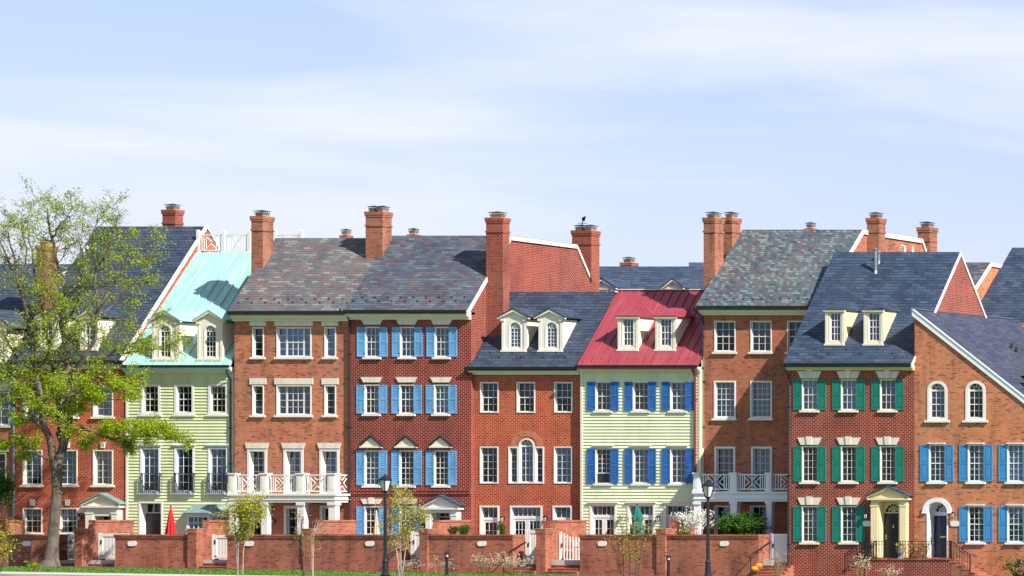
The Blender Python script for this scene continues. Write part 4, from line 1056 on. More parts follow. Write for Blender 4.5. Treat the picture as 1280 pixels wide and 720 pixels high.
# raking roof
b = MB(); x9 = h.x1+.3
b.prY([(xg0-.12, z9+.12*s9+.02), (x9, top9(x9)+.02), (x9, top9(x9)+.16), (xg0-.12, z9+.12*s9+.16)], Y8-.029, 7.25); ro9 = b.build('roof', RF['bluey'], h.root)
b = MB(); b.prY([(xg0-.10, z9+.10*s9-.20), (x9, top9(x9)-.20), (x9, top9(x9)+.10), (xg0-.10, z9+.10*s9+.10)], Y8-.07, Y8-.031)
b.prY([(xg0-.10, z9+.10*s9+.105), (x9, top9(x9)+.105), (x9, top9(x9)+.185), (xg0-.10, z9+.10*s9+.185)], Y8-.10, Y8-.03)
b.build('rake_board', M['cool'], h.root); b = MB(); b.box(xg0-.14, xg0+.02, Y8-.1, 7.25, z9+.20, z9+.245); b.build('ridge_flashing', M['lead'], h.root)
h.make_wall(top9)
for px in (1264.5, 1270.5):
    x = SX(px, 2.5); z = top9(x)+.16; v = MB(); v.lathe(x, 2.5, [(.09, z-.1), (.06, z+.02), (.06, z+.3)], 10); v.build('vent_pipe', M['gutter'], h.root)
v = MB(); x = SX(1283, 0); z = top9(x)+.16
v.prX([(-.6, z+.05), (1.0, z+.05), (1.0, z+.35), (-.6, z+.35)], x-.6, x+.8); v.build('skylight', M['lead'], h.root)
walllamp(h, 1193, 644); plaque(h.root, 1194, 654.5, Y8, .22, .14)

# --- houses behind
h = House('dark blue slate roof of a house behind, seen between brick chimneys above the red roof', 'house', 0, 0, 17.5, BR['orange'], X0=SX(700, 20), X1=SX(930, 20))
mkroof(h, RF['blue'], 372, 22.0, 333, 'gable')
h.dormer(832, 852, 361.5, 371, 'gable', 'cream', 'cream', RF['blue'], (838, 847, 364, 370), rise=.5)
h.dormer(738, 768, 361.5, 371, 'gable', 'cream', 'cream', RF['blue'], (745, 760, 364, 370), rise=.5)
h.chimney(776, 789, 328, 340, 23.2, .6, 'chim', 1, lead=False)
v = MB(); v.box(SX(861, 23), SX(879, 23), 23, 23.6, SZ(335, 23), SZ(328, 23)); v.build('roof_hatch', M['lead'], h.root)
h.make_wall(h.zw)
xw = 18.3
h = House('brick house with white edged gable wall, seen behind the green shuttered house', 'house', 0, 0, 9.2, BR['gold'], X0=11.0, X1=xw)
mkroof(h, RF['mixed2'], 380, 11.7, 328, 'flat', 13.4, ox1=0); h.rake(h.x1+.001, [(y, z+.12) for y, z in h.rp[:4]], wdt=.20, th=.08); h.make_wall(h.zw)
h = House('house behind at the right edge with a steep dark blue slate roof', 'house', 0, 0, 8.6, BR['tan'], X0=xw+.11, X1=34)
mkroof(h, RF['blue'], 425, 14.0, 309.5, 'gable', ox0=.05); h.make_wall(h.zw)
h = House('cream rendered house far behind the left chimney', 'house', 0, 0, 22, M['cream'], X0=SX(-120, 22), X1=SX(44, 22), name='rendered_house')
mkroof(h, RF['navy'], 352, 25, 330, 'gable'); h.window(5, 14, 356, 372, 2, 2); h.make_wall(h.zw)

# ================================================================== GARDEN WALLS, PARTY WALLS, GATES, STEPS
YW, YG = -3.6, -2.6
zc = SZ(668, YW)
def garden_wall(p0, p1, label, plq=None, ret=False):
    x0, x1 = SX(p0, YW), SX(p1, YW)
    t = thing('garden_wall', label, 'wall', ((x0+x1)/2, YW, gz((x0+x1)/2)), 'brick garden walls in front of the houses')
    b = MB(); b.box(x0, x1, YW, YW+.32, -1, zc-.22); b.box(x0, x1, YW-.05, YW+.35, -1, gz(x0)+.22); b.build('wall', BR['wall'], t)
    c = MB(); c.box(x0-.01, x1+.01, YW-.03, YW+.34, zc-.22, zc-.15); c.box(x0-.03, x1+.03, YW-.055, YW+.36, zc-.149, zc-.08); c.box(x0-.04, x1+.04, YW-.075, YW+.38, zc-.079, zc)
    if ret:
        r_ = MB(); r_.box(x1-.30, x1-.002, YW+.351, YG+.08, -1, zc-.22); r_.build('gate_return', BR['wall'], t)
        c.box(x1-.33, x1+.03, YW+.381, YG+.10, zc-.15, zc-.002); c.box(x1-.31, x1+.01, YW+.381, YG+.09, zc-.22, zc-.151)
    c.build('coping', BR['wall'], t)
    if plq: plaque(t, plq, 679.5, YW, .21, .125)
    return t
def party_wall(p0, p1, xb, label, cap=True):
    """pillar on the front line with a raised wall running back to the house corner"""
    x0, x1 = SX(p0, YW), SX(p1, YW); zt = SZ(660.5, YW); zp = SZ(650, -1)
    t = thing('party_wall', label, 'wall', ((x0+x1)/2, YW, gz(x0)), 'party walls between the front yards')
    b = MB(); b.box(x0, x1, YW-.12, YW+.36, -1, zt-.06); b.build('pillar', BR['wall'], t)
    c = MB(); c.box(x0-.05, x1+.05, YW-.17, YW+.41, zt-.05, zt-.002); c.build('pillar_cap', M['capstone'], t)
    c = MB(); c.box(x0-.03, x1+.03, YW-.15, YW+.39, zt-.22, zt-.051); c.box(x0-.015, x1+.015, YW-.135, YW+.375, zt-.30, zt-.221); c.build('pillar_collar', BR['wall'], t)
    w_ = MB(); xl, xr = x1-.30, x1-.02
    prof = [(YW+.361, -1), (YW+.361, zt-.25), (YW+.55, zt-.22), (YW+.72, zt-.02), (YW+.8, zp-.1), (-.02, zp-.1), (-.02, -1)]
    w_.prX(prof, xl, xr); w_.build('wall', BR['wall'], t)
    k = MB(); k.box(xl-.03, xr+.03, YW+.8, -.02, zp-.099, zp); k.build('coping', BR['wall'], t)
    return t
def gate(p0, wdt, label, mat='white', picket=False, zb=None, parent=None, q=666.5):
    x0 = SX(p0, YW); x1 = x0+wdt; z0 = zb if zb is not None else SZ(698, YG); z1 = SZ(q, YG)
    t = thing('garden_gate', label, 'gate', ((x0+x1)/2, YG, z0), 'garden gates in the brick wall')
    b = MB()
    if picket:
        n = 11; a0, a1 = x0+.12, x1-.05
        for i in range(n):
            u = i/(n-1); zz = z1-.28*math.sin(math.pi*u)+.04; x = a0+(a1-a0)*u; b.prY([(x-.03, z0), (x+.03, z0), (x+.03, zz), (x, zz+.05), (x-.03, zz)], YG-.03, YG)
        for zz in (z0+.05, z0+.52): b.box(a0, a1, YG+.001, YG+.04, zz, zz+.09)
        for i in range(8):
            u0, u1 = i/8, (i+1)/8; b.bar((a0+(a1-a0)*u0, YG+.02, z1-.10-.28*math.sin(math.pi*u0)), (a0+(a1-a0)*u1, YG+.02, z1-.10-.28*math.sin(math.pi*u1)), .06)
        b.box(x0+.01, x0+.10, YG-.04, YG+.06, z0-.05, z1)
    else:
        b.box(x0+.14, x1-.03, YG, YG+.04, z0, z1-.05)
        for a, c in ((x0+.14, x0+.24), (x1-.13, x1-.03)): b.box(a, c, YG-.03, YG-.001, z0, z1-.03)
        for a, c in ((z0, z0+.12), (z1-.18, z1-.03)): b.box(x0+.241, x1-.131, YG-.028, YG-.002, a, c)
        n = 7
        for i in range(1, n): x = x0+.24+(x1-x0-.37)*i/n; b.box(x-.008, x+.008, YG-.008, YG-.001, z0+.12, z1-.18)
        b.box(x0+.01, x0+.12, YG-.05, YG+.06, z0-.05, z1)
    g = b.build('gate_leaf', M[mat], t)
    k = MB(); k.box(x0+.16, x0+.20, YG-.07, YG-.031, z0+.72, z0+.92); k.box(x0+.12, x0+.26, YG-.045, YG-.0305, z0+.10, z0+.14); k.build('latch', M['black'], t)
def steps(p0, p1, label, z1=None, run=.30):
    x0, x1 = SX(p0, YW), SX(p1, YW); z1 = z1 if z1 is not None else .30; zg = gz(x0)-.02; n = max(2, round((z1-zg)/.155)); rs = (z1-zg)/n
    t = MB(); y = YG-.06
    for i in range(n):
        zt = z1-i*rs-.004
        t.box(x0-(.04*i if i*run > .9 else 0), x1, y-(i+1)*run+.02, YG+.06 if i == 0 else y-i*run+.02, -1, zt-.05); t.box(x0-.0, x1, y-(i+1)*run, y-i*run+(.02 if i else .06), zt-.049, zt)
    o = t.build('brick_steps', BR['wall'], at=((x0+x1)/2, YG, zg)); tag(o, label, 'steps', 'brick steps to the gates')
def rail(p0, label, dl=1.9, q0=683):
    x = SX(p0, YW)+.08; z = SZ(q0-5, YG); b = MB(); x0 = x
    pts = [(x, YG-.0, z+.02), (x, YG-.15, z+.02), (x, YG-dl, z-.62), (x, YG-dl-.12, z-.66), (x, YG-dl-.12, z-.78)]
    b.tube(pts, .028, 8); b.bar((x, YW+.1, z-.30), (x, YW+.1, z-.42), .025); b.bar((x-.08, YW+.1, z-.42), (x, YW+.1, z-.42), .025)
    b.bar((x, YG-dl+.02, z-.62), (x, YG-dl+.02, gz(x)-.05), .03)
    o = b.build('handrail', M['black'], at=(x, YG, z)); tag(o, label, 'handrail', 'iron handrails at the gates')
garden_wall(-60, 66, 'brick garden wall at the left edge with white plaque, left of the big tree trunk', 34, True)
garden_wall(144, 235, 'brick garden wall with plaque in front of the red umbrella', 165.5)
garden_wall(284, 381, 'brick garden wall under the white porch of the tall orange house', 312)
garden_wall(391, 497, 'brick garden wall behind the left lamp post', 462.5, True)
garden_wall(536, 641, 'brick garden wall with topiary tops above it, behind the cream dry shrubs', 602.5, True)
garden_wall(725, 822, 'brick garden wall in front of the green umbrella', 753)
garden_wall(834, 948.5, 'brick garden wall below the round green bush and white blossom', 905.5, True)
BX = lambda px: SX(px, 0)
party_wall(-44, -34, 0, 'brick pillar and party wall cut by the left edge')
party_wall(95.5, 104.5, 0, 'brick pillar and party wall between the cream gate and the white plank gate')
party_wall(236.5, 247.5, 0, 'brick pillar and party wall right of the red umbrella')
party_wall(381, 391, 0, 'brick pillar and party wall right of the white porch columns')
party_wall(526, 536, 0, 'brick pillar and party wall in front of the dark red house door')
party_wall(672, 683.5, 0, 'brick pillar and party wall left of the open picket gate')
party_wall(822.5, 833.5, 0, 'brick pillar and party wall beside the white blossom shrub')
gate(66.5, 1.18, 'cream solid gate right of the big tree trunk', 'cream', q=667)
gate(104.8, 1.55, 'white plank gate right of the tree, half in diagonal shade', q=666)
gate(247.8, 1.45, 'white plank gate beside the birch sapling', q=668)
gate(497.5, 1.14, 'white gate behind the yellow leaved sapling', q=664)
gate(641.5, 1.2, 'white gate below the double french door', q=662, zb=.25)
gate(683.8, 1.6, 'white picket gate with scooped top above four brick steps', picket=True, zb=.22)
gate(948.8, 1.45, 'pale gate in the shade beside the green shuttered house', 'cool', zb=.2)
steps(66.5, 95.5, 'low dark brick steps beside the tree trunk')
steps(104.7, 143.8, 'brick steps below the white plank gate near the tree')
steps(247.7, 283.8, 'brick steps below the gate beside the birch sapling')
steps(497.3, 525.8, 'brick steps half hidden by dry twigs near the left lamp post', .28)
steps(641.3, 671.8, 'brick steps behind the cream flowering shrub', .25)
steps(683.7, 724.8, 'broad brick steps below the picket gate', .22)
steps(948.7, 984, 'brick steps with pumpkins at their left side', .2)
rail(66, 'black handrail behind the big tree trunk'); rail(497, 'black handrail beside the yellow leaved sapling')
rail(641, 'black handrail beside the cream shrub'); rail(948.5, 'black handrail above the pumpkins')

# stoop of the two right-hand houses
yl = -4.5; xs0, xs1, zl = SX(1081, yl), SX(1187.5, yl), .38
t = thing('brick_stoop', 'brick landing with side steps below the black and navy doors', 'stoop', ((xs0+xs1)/2, -3.7, gz(20)))
b = MB(); b.box(xs0, xs1, yl, Y8-.002, -1.2, zl-.06); b.build('landing', BR['dark2'], t)
b = MB(); b.box(xs0-.03, xs1+.03, yl-.04, Y8-.25, zl-.059, zl); b.build('landing_edge', BR['wall'], t)
for sg, xe in ((-1, xs0), (1, xs1)):
    for i in range(6):
        a = xe+sg*.031+sg*i*.29; c = a+sg*.29; b = MB(); zz = zl-(i+1)*.165; b.box(min(a, c), max(a, c)-.001, yl+.02, Y8-.30, -1.4, zz-.05); b.box(min(a, c)-.02, max(a, c)-.001, yl, Y8-.30, zz-.049, zz); b.build('step', BR['wall'] if sg > 0 else BR['dark2'], t)
yr8 = yl+.06; zt8 = zl+.86
t = thing('stoop_railing', 'black iron railing round the brick landing and down both stairs', 'railing', ((xs0+xs1)/2, yr8, zl))
def railrun(pa, pb, n, gap=.10):
    b = MB(); A, B = Vector(pa), Vector(pb)
    b.bar(A+Vector((0, 0, .86)), B+Vector((0, 0, .86)), .045, .03); b.bar(A+Vector((0, 0, gap)), B+Vector((0, 0, gap)), .03, .02); b.bar(A+Vector((0, 0, .72)), B+Vector((0, 0, .72)), .02, .02)
    for i in range(n+1):
        p = A.lerp(B, i/n); w_ = .045 if i in (0, n) else .018; b.bar(p+Vector((0, 0, -.02 if i in (0, n) else gap)), p+Vector((0, 0, .88)), w_)
    b.build('railing', M['black'], t)
railrun((xs0+.03, yr8, zl), (xs1-.03, yr8, zl), 32); railrun((xs0-.03, yr8, zl), (xs0-1.0, yr8, zl-.62), 7); railrun((xs1+.03, yr8, zl), (xs1+.95, yr8, zl-.66), 7)
railrun((xs0-.95, Y8-.35, zl-.62), (xs0-.03, Y8-.35, zl), 7)

# ================================================================== STREET FURNITURE AND YARD THINGS
def lamp_post(px, qtop, Y, label):
    x = SX(px, Y); zg = gz(x); zt = SZ(qtop, Y); t = thing('street_lamp', label, 'street lamp', (x, Y, zg), 'black post lamps')
    b = MB(); H = zt-zg
    b.lathe(x, Y, [(.22, zg-.1), (.22, zg+.12), (.17, zg+.16), (.15, zg+.55), (.19, zg+.62), (.12, zg+.70), (.10, zg+1.15), (.12, zg+1.2), (.07, zg+1.28), (.055, zt-1.0), (.05, zt-.78), (.09, zt-.74), (.05, zt-.70)], 16)
    b.build('post', M['black'], t, smooth=False)
    f = MB(); z0, z1 = zt-.70, zt-.26; r0, r1 = .12, .24
    f.lathe(x, Y, [(.05, z0-.08), (r0+.02, z0-.02), (r0+.02, z0+.01)], 6); f.lathe(x, Y, [(r1+.03, z1), (r1+.03, z1+.03)], 6)
    for k in range(6): a = k*math.pi/3; f.bar((x+r0*math.cos(a), Y+r0*math.sin(a), z0), (x+r1*math.cos(a), Y+r1*math.sin(a), z1), .025)
    f.build('lantern_frame', M['black'], t)
    c = MB(); c.lathe(x, Y, [(r1+.05, z1+.031), (.16, z1+.13), (.06, z1+.20), (.03, z1+.21), (.04, z1+.25), (.01, zt)], 6); c.build('lantern_roof', M['black'], t)
    g = MB(); g.lathe(x, Y, [(r0-.01, z0+.012), (r1-.012, z1-.002)], 6); g.build('lamp_glass', M['lampglass'], t)
lamp_post(481.5, 592.5, -35, 'black street lamp left of the yellow leaved sapling')
lamp_post(885, 600, -34, 'black street lamp in front of the white blossom shrub')
def bollard(px, q, Y, label):
    x = SX(px, Y); zg = gz(x); zt = SZ(q, Y); t = thing('bollard_light', label, 'bollard light', (x, Y, zg), 'low black bollard lights')
    b = MB(); b.lathe(x, Y, [(.09, zg-.05), (.09, zg+.05), (.065, zg+.06), (.065, zt-.28), (.10, zt-.25), (.10, zt-.23)], 12); b.build('post', M['black'], t)
    c = MB(); c.lathe(x, Y, [(.12, zt-.09), (.12, zt-.06), (.06, zt)], 12)
    for k in range(4): a = k*math.pi/2+.4; c.bar((x+.085*math.cos(a), Y+.085*math.sin(a), zt-.23), (x+.085*math.cos(a), Y+.085*math.sin(a), zt-.08), .018)
    c.build('cap', M['black'], t)
    g = MB(); g.lathe(x, Y, [(.06, zt-.229), (.06, zt-.091)], 10); g.build('lamp_glass', M['lampglass'], t)
bollard(13, 684, -4.6, 'black bollard light at the left end of the lawn, by the brick wall')
bollard(558.5, 690, -9.5, 'black bollard light right of the yellow leaved sapling')
bollard(835.5, 694, -8, 'black bollard light left of the right lamp post')
def umbrella(px, qt, Y, mat, label, r=.26, low=1.1):
    x, zt = SX(px, Y), SZ(qt, Y); t = thing('closed_umbrella', label, 'umbrella', (x, Y, .3), 'closed garden umbrellas')
    b = MB(); b.tube([(x, Y, .3), (x, Y, zt+.04)], .022, 8); b.lathe(x, Y, [(.24, .3), (.24, .36), (.05, .40)], 14); b.lathe(x, Y, [(.03, zt), (.035, zt+.05), (.01, zt+.09)], 8); b.build('pole', M['black'], t)
    n = 48; c = MB(); rows = 14; rnd = random.Random(px); vs = []
    for j in range(rows+1):
        f = j/rows; z = zt-.02-f*low
        rr = r*(.10+.9*f**.75) if f < .8 else r*(1-.18*(f-.8)*3)
        if mat == 'green_cloth' : rr = r*(.12+.95*min(1, f*2)**.7)*(1-.35*math.exp(-((f-.55)/.10)**2))*(1 if f < .9 else .9)
        for k in range(n):
            a = 2*math.pi*k/n; q = rr*(1+.22*f**.4*math.cos(8*a+f*.9)+.06*math.sin(3*a+j)); vs.append((x+q*math.cos(a), Y+q*math.sin(a), z))
    c.faces(vs, [(j*n+k, j*n+(k+1) % n, (j+1)*n+(k+1) % n, (j+1)*n+k) for j in range(rows) for k in range(n)]+[tuple(range(n))])
    c.build('canopy', M[mat], t, smooth=True)
umbrella(213.5, 634, -2, 'red_cloth', 'red umbrella folded on its pole by the green clapboard house', .24, 1.7)
umbrella(796.5, 631.5, -2, 'green_cloth', 'dark green umbrella folded in front of the french doors', .26, 1.55)
umbrella(470.5, 636, -1.6, 'beige_cloth', 'beige umbrella folded beside the sky blue shutters', .14, 1.6)
def pumpkin(px, q, Y, r, label, z):
    x = SX(px, Y); t = thing('pumpkin', label, 'pumpkin', (x, Y, z), 'pumpkins on the brick steps'); b = MB(); n = 32; vs = []
    for j in range(9):
        ph = math.pi*j/8
        for k in range(n):
            a = 2*math.pi*k/n; rr = r*math.sin(ph)*(1-.10*abs(math.sin(5*a))); vs.append((x+rr*math.cos(a), Y+rr*math.sin(a), z+r*.8-r*.8*math.cos(ph)*(1 if True else 0)))
    b.faces(vs, [(j*n+k, j*n+(k+1) % n, (j+1)*n+(k+1) % n, (j+1)*n+k) for j in range(8) for k in range(n)]); b.build('body', M['pumpkin'], t, smooth=True)
    s_ = MB(); s_.tube([(x, Y, z+r*1.5), (x+.01, Y, z+r*1.75), (x+.04, Y, z+r*1.9)], [.025, .018, .014], 6); s_.build('stem', M['stem'], t)
# pumpkins sit on the steps beside the last gate
sx0 = SX(948.7, YW)
pumpkin(948.5, 708, -3.85, .17, 'orange pumpkin on the upper step, the right one of two', -.10)
pumpkin(943, 713, -4.15, .18, 'orange pumpkin on the lower step, the left one of two', -.26)
# folding chair with a red and white cushion behind the picket gate
t = thing('garden_chair', 'garden chair with red and white cushion behind the picket gate', 'chair', (SX(714, -1.9), -1.9, .3))
x = SX(714, -1.9); b = MB()
for sx in (-.24, .24):
    b.bar((x+sx, -2.15, .3), (x+sx, -2.15, .92), .04); b.bar((x+sx, -1.7, .3), (x+sx, -1.6, 1.2), .04); b.bar((x+sx, -2.2, .92), (x+sx, -1.65, .94), .05)
b.build('frame', M['black'], t); b = MB(); b.box(x-.24, x+.24, -2.15, -1.68, .70, .76); b.build('seat', M['brass'], t)
b = MB(); b.prX([(-1.80, .80), (-1.70, .80), (-1.62, 1.18), (-1.72, 1.18)], x-.22, x+.02); b.build('cushion', M['red_cloth'], t)
b = MB(); b.prX([(-1.80, .80), (-1.70, .80), (-1.62, 1.18), (-1.72, 1.18)], x+.021, x+.22); b.build('cushion', M['curtain'], t)

# ================================================================== PLANTS
def leafquad(b, p, s, rnd):
    u = Vector((rnd.gauss(0, 1), rnd.gauss(0, 1), rnd.gauss(0, 1))).normalized(); v = u.cross(Vector((rnd.gauss(0, 1), rnd.gauss(0, 1), rnd.gauss(0, 1)))).normalized()
    u *= s*rnd.uniform(.7, 1.3); v *= s*.55
    b.poly([p-u*.5, p-u*.05+v*.5, p+u*.6, p-u*.05-v*.5])
def blob(b, c, rad, n, s, rnd, shell=.35):
    """leaves spread through clumps inside an ellipsoid"""
    cl = [(Vector((rnd.gauss(0, 1), rnd.gauss(0, 1), rnd.gauss(0, 1))).normalized()*rnd.uniform(shell, 1)) for _ in range(max(4, n//40))]
    for i in range(n):
        k = rnd.choice(cl); o = k+Vector((rnd.gauss(0, .16), rnd.gauss(0, .16), rnd.gauss(0, .16)))
        leafquad(b, Vector(c)+Vector((o.x*rad[0], o.y*rad[1], o.z*rad[2])), s, rnd)
def bush(name, label, cat, px, q, Y, rad, n, s, mat, zb, stemm='bark_dark', seed=1, group=None, stems=5):
    rnd = random.Random(seed); x, z = SX(px, Y), SZ(q, Y); t = thing(name, label, cat, (x, Y, zb), group)
    b = MB()
    for i in range(stems):
        a = rnd.uniform(0, 6.28); b.tube([(x+.04*math.cos(a), Y+.04*math.sin(a), zb-.05), (x+rad[0]*.3*math.cos(a), Y+rad[1]*.3*math.sin(a), (zb+z)/2), (x+rad[0]*.6*math.cos(a), Y+rad[1]*.6*math.sin(a), z+rad[2]*.3)], [.03, .02, .008], 5)
    b.build('stem', M[stemm], t)
    f = MB(); blob(f, (x, Y, z), rad, n, s, rnd); f.build('foliage', M[mat], t)
G = 'clipped shrubs in the front yards'
bush('green_bush', 'large bright green bush above the garden wall by the shaded porch', 'bush', 927, 656, -2.2, (1.1, .8, .58), 5200, .12, 'leaf_g', .3, seed=2)
bush('blossom_shrub', 'white blossoming shrub behind the right street lamp', 'shrub', 866, 650, -2.4, (.98, .7, .55), 1500, .085, 'blossom', .3, seed=3)
bush('low_shrub', 'low yellow green shrub beneath the white blossom', 'shrub', 857, 664.5, -2.6, (.32, .3, .22), 400, .07, 'leaf', .3, seed=4)
bush('topiary', 'slim clipped conifer by the party wall right of the porch', 'shrub', 404.5, 660, -2.5, (.13, .13, .38), 1300, .05, 'leaf_g', .3, seed=5, group=G)
bush('topiary', 'low clipped evergreen left of the taller one before the dark red house door', 'shrub', 566, 663, -2.6, (.24, .2, .24), 1300, .05, 'leaf_g', .3, seed=6, group=G)
bush('topiary', 'taller clipped evergreen right of the low one before the dark red house door', 'shrub', 580.5, 662, -2.6, (.34, .28, .34), 2200, .05, 'leaf_g', .3, seed=7, group=G)
bush('topiary', 'round clipped evergreen between the french doors of the red orange house', 'shrub', 627, 661.5, -1.6, (.2, .2, .34), 1500, .05, 'leaf_g', .3, seed=8, group=G)
bush('evergreen_bush', 'dark evergreen bush at the left edge in front of the tan house', 'bush', 3, 612, -1.2, (.55, .5, 1.0), 2400, .10, 'leaf_g', .3, seed=9)
def plantstalk(name, label, cat, px, q0, q1, Y, wdt, n, mat, s, seed, bloom=None, stemm='stem', group=None):
    """thin upright twigs with flowers"""
    rnd = random.Random(seed); x = SX(px, Y); zg = gz(x); zt = SZ(q0, Y); t = thing(name, label, cat, (x, Y, zg), group)
    b = MB(); f = MB()
    for i in range(n):
        a = rnd.uniform(-1, 1); bx = x+a*wdt*.25; tx = x+a*wdt*.5+rnd.gauss(0, .08); ty = Y+rnd.uniform(-.35, .35); h_ = (zt-zg)*rnd.uniform(.55, 1)
        mid = Vector(((bx+tx)/2+rnd.gauss(0, .05), (Y+ty)/2, zg+h_*.5)); top = Vector((tx, ty, zg+h_))
        b.tube([(bx, Y, zg-.02), mid, top], [.012, .009, .004], 4)
        for k in range(5):
            p0 = mid.lerp(top, rnd.random()); p1 = p0+Vector((rnd.gauss(0, .12), rnd.gauss(0, .12), rnd.uniform(.02, .18))); b.tube([p0, p1], [.006, .003], 3)
            for _ in range(6): leafquad(f, p1+Vector((rnd.gauss(0, .04), rnd.gauss(0, .04), rnd.gauss(0, .04))), s, rnd)
    b.build('twigs', M[stemm], t); f.build('foliage', M[mat], t)
DG = 'cream flowering shrubs before the wall'
plantstalk('flowering_shrub', 'thin cream flowering shrub left of the bigger one at the brick wall', 'shrub', 605, 692, 718, -6, 1.2, 16, 'drybloom', .055, 11, group=DG)
plantstalk('flowering_shrub', 'fuller cream flowering shrub in front of the steps below the white gate', 'shrub', 643, 691, 718, -6.2, 1.6, 26, 'drybloom', .06, 12, group=DG)
plantstalk('flowering_shrub', 'sparse cream flowering shrub beside the bollard light near the left lamp', 'shrub', 549, 697, 718, -6, .8, 9, 'drybloom', .05, 13, group=DG)
plantstalk('flowering_shrub', 'dry twiggy shrub before the steps behind the yellow leaved sapling', 'shrub', 513, 700, 718, -6, .7, 9, 'drybloom', .045, 14, group=DG)
plantstalk('flowering_shrub', 'tall cream flowering shrub below the left stair railing', 'shrub', 1077, 692, 722, -6.5, .7, 12, 'drybloom', .06, 15, group=DG)
plantstalk('flowering_shrub', 'small cream flowering shrub at the foot of the brick stoop', 'shrub', 1112, 709, 724, -6.5, .8, 8, 'drybloom', .06, 16, group=DG)
plantstalk('flowering_shrub', 'pale bare shrub in front of the shaded gate', 'shrub', 972, 686, 722, -5.2, .8, 16, 'drybloom', .03, 17, group=DG)
bush('dark_bush', 'dark leafy bush in the lower right corner', 'bush', 1277, 716, -8, (.9, .6, .85), 900, .12, 'leaf_d', -.6, seed=21)
bush('lawn_shrub', 'small green shrub on the lawn before the big tree', 'shrub', 40, 706, -14, (.45, .3, .22), 420, .06, 'leaf', 0, seed=22)
# urn and vine on the stoop
t = thing('flower_urn', 'grey urn with yellow flowers beside the black door', 'planter', (SX(1125.5, -3.9), -3.9, zl)); x = SX(1125.5, -3.9)
b = MB(); b.lathe(x, -3.9, [(.14, zl), (.14, zl+.04), (.07, zl+.08), (.06, zl+.14), (.16, zl+.30), (.19, zl+.48), (.22, zl+.50), (.22, zl+.53)], 16); b.build('urn', M['urn'], t)
f = MB(); blob(f, (x, -3.9, zl+.66), (.24, .22, .17), 260, .07, random.Random(5), .1); f.build('flowers', M['flower'], t)
t = thing('climbing_vine', 'twiggy vine with a few leaves climbing the stoop railing', 'plant', (SX(1146, -4.3), -4.3, zl)); b = MB(); f = MB(); rnd = random.Random(8)
for i in range(26):
    x = SX(rnd.uniform(1133, 1158), -4.4); p = Vector((x, -4.35, zl)); pts = [p.copy()]
    for k in range(4): p = p+Vector((rnd.gauss(0, .12), rnd.gauss(0, .05), rnd.uniform(.1, .25))); pts.append(p.copy())
    b.tube(pts, [.014, .012, .010, .008, .004], 4)
    for q in pts[1:]:
        for _ in range(3): leafquad(f, q+Vector((rnd.gauss(0, .06), rnd.gauss(0, .05), rnd.gauss(0, .05))), .07, rnd)
b.build('stems', M['bark_dark'], t); f.build('leaves', M['flower'], t)

# ---- trees
def grow(wb, lb, p, d, L, r, depth, rnd, ls, lden, up=.15, spread=.6):
    n = 4; pts = [p.copy()]; q = p.copy(); dd = d.copy()
    for i in range(n):
        dd = (dd+Vector((rnd.gauss(0, .16), rnd.gauss(0, .16), rnd.gauss(0, .12)+up*.25))).normalized(); q = q+dd*L/n; pts.append(q.copy())
    r1 = r*.45; wb.tube(pts, [r+(r1-r)*i/n for i in range(n+1)], 6 if r > .04 else 4, cap=False)
    if depth == 0:
        for i in range(lden):
            k = rnd.random()**.7; j = min(n-1, int(k*n)); c = pts[j].lerp(pts[j+1], k*n-j); leafquad(lb, c+Vector((rnd.gauss(0, .11), rnd.gauss(0, .11), rnd.gauss(0, .10))), ls, rnd)
        return
    m = rnd.choice((3, 4)) if depth > 1 else rnd.choice((3, 4, 5))
    for i in range(m):
        j = rnd.uniform(.3, 1); k = min(n-1, int(j*n)); c = pts[k].lerp(pts[k+1], j*n-k)
        sd = Vector((rnd.gauss(0, 1), rnd.gauss(0, 1), rnd.gauss(0, .6)+up)).normalized()
        grow(wb, lb, c, (dd+sd*spread*1.3).normalized(), L*rnd.uniform(.5, .75), max(.006, r*(1-.5*j)*.55), depth-1, rnd, ls, lden, up, spread)
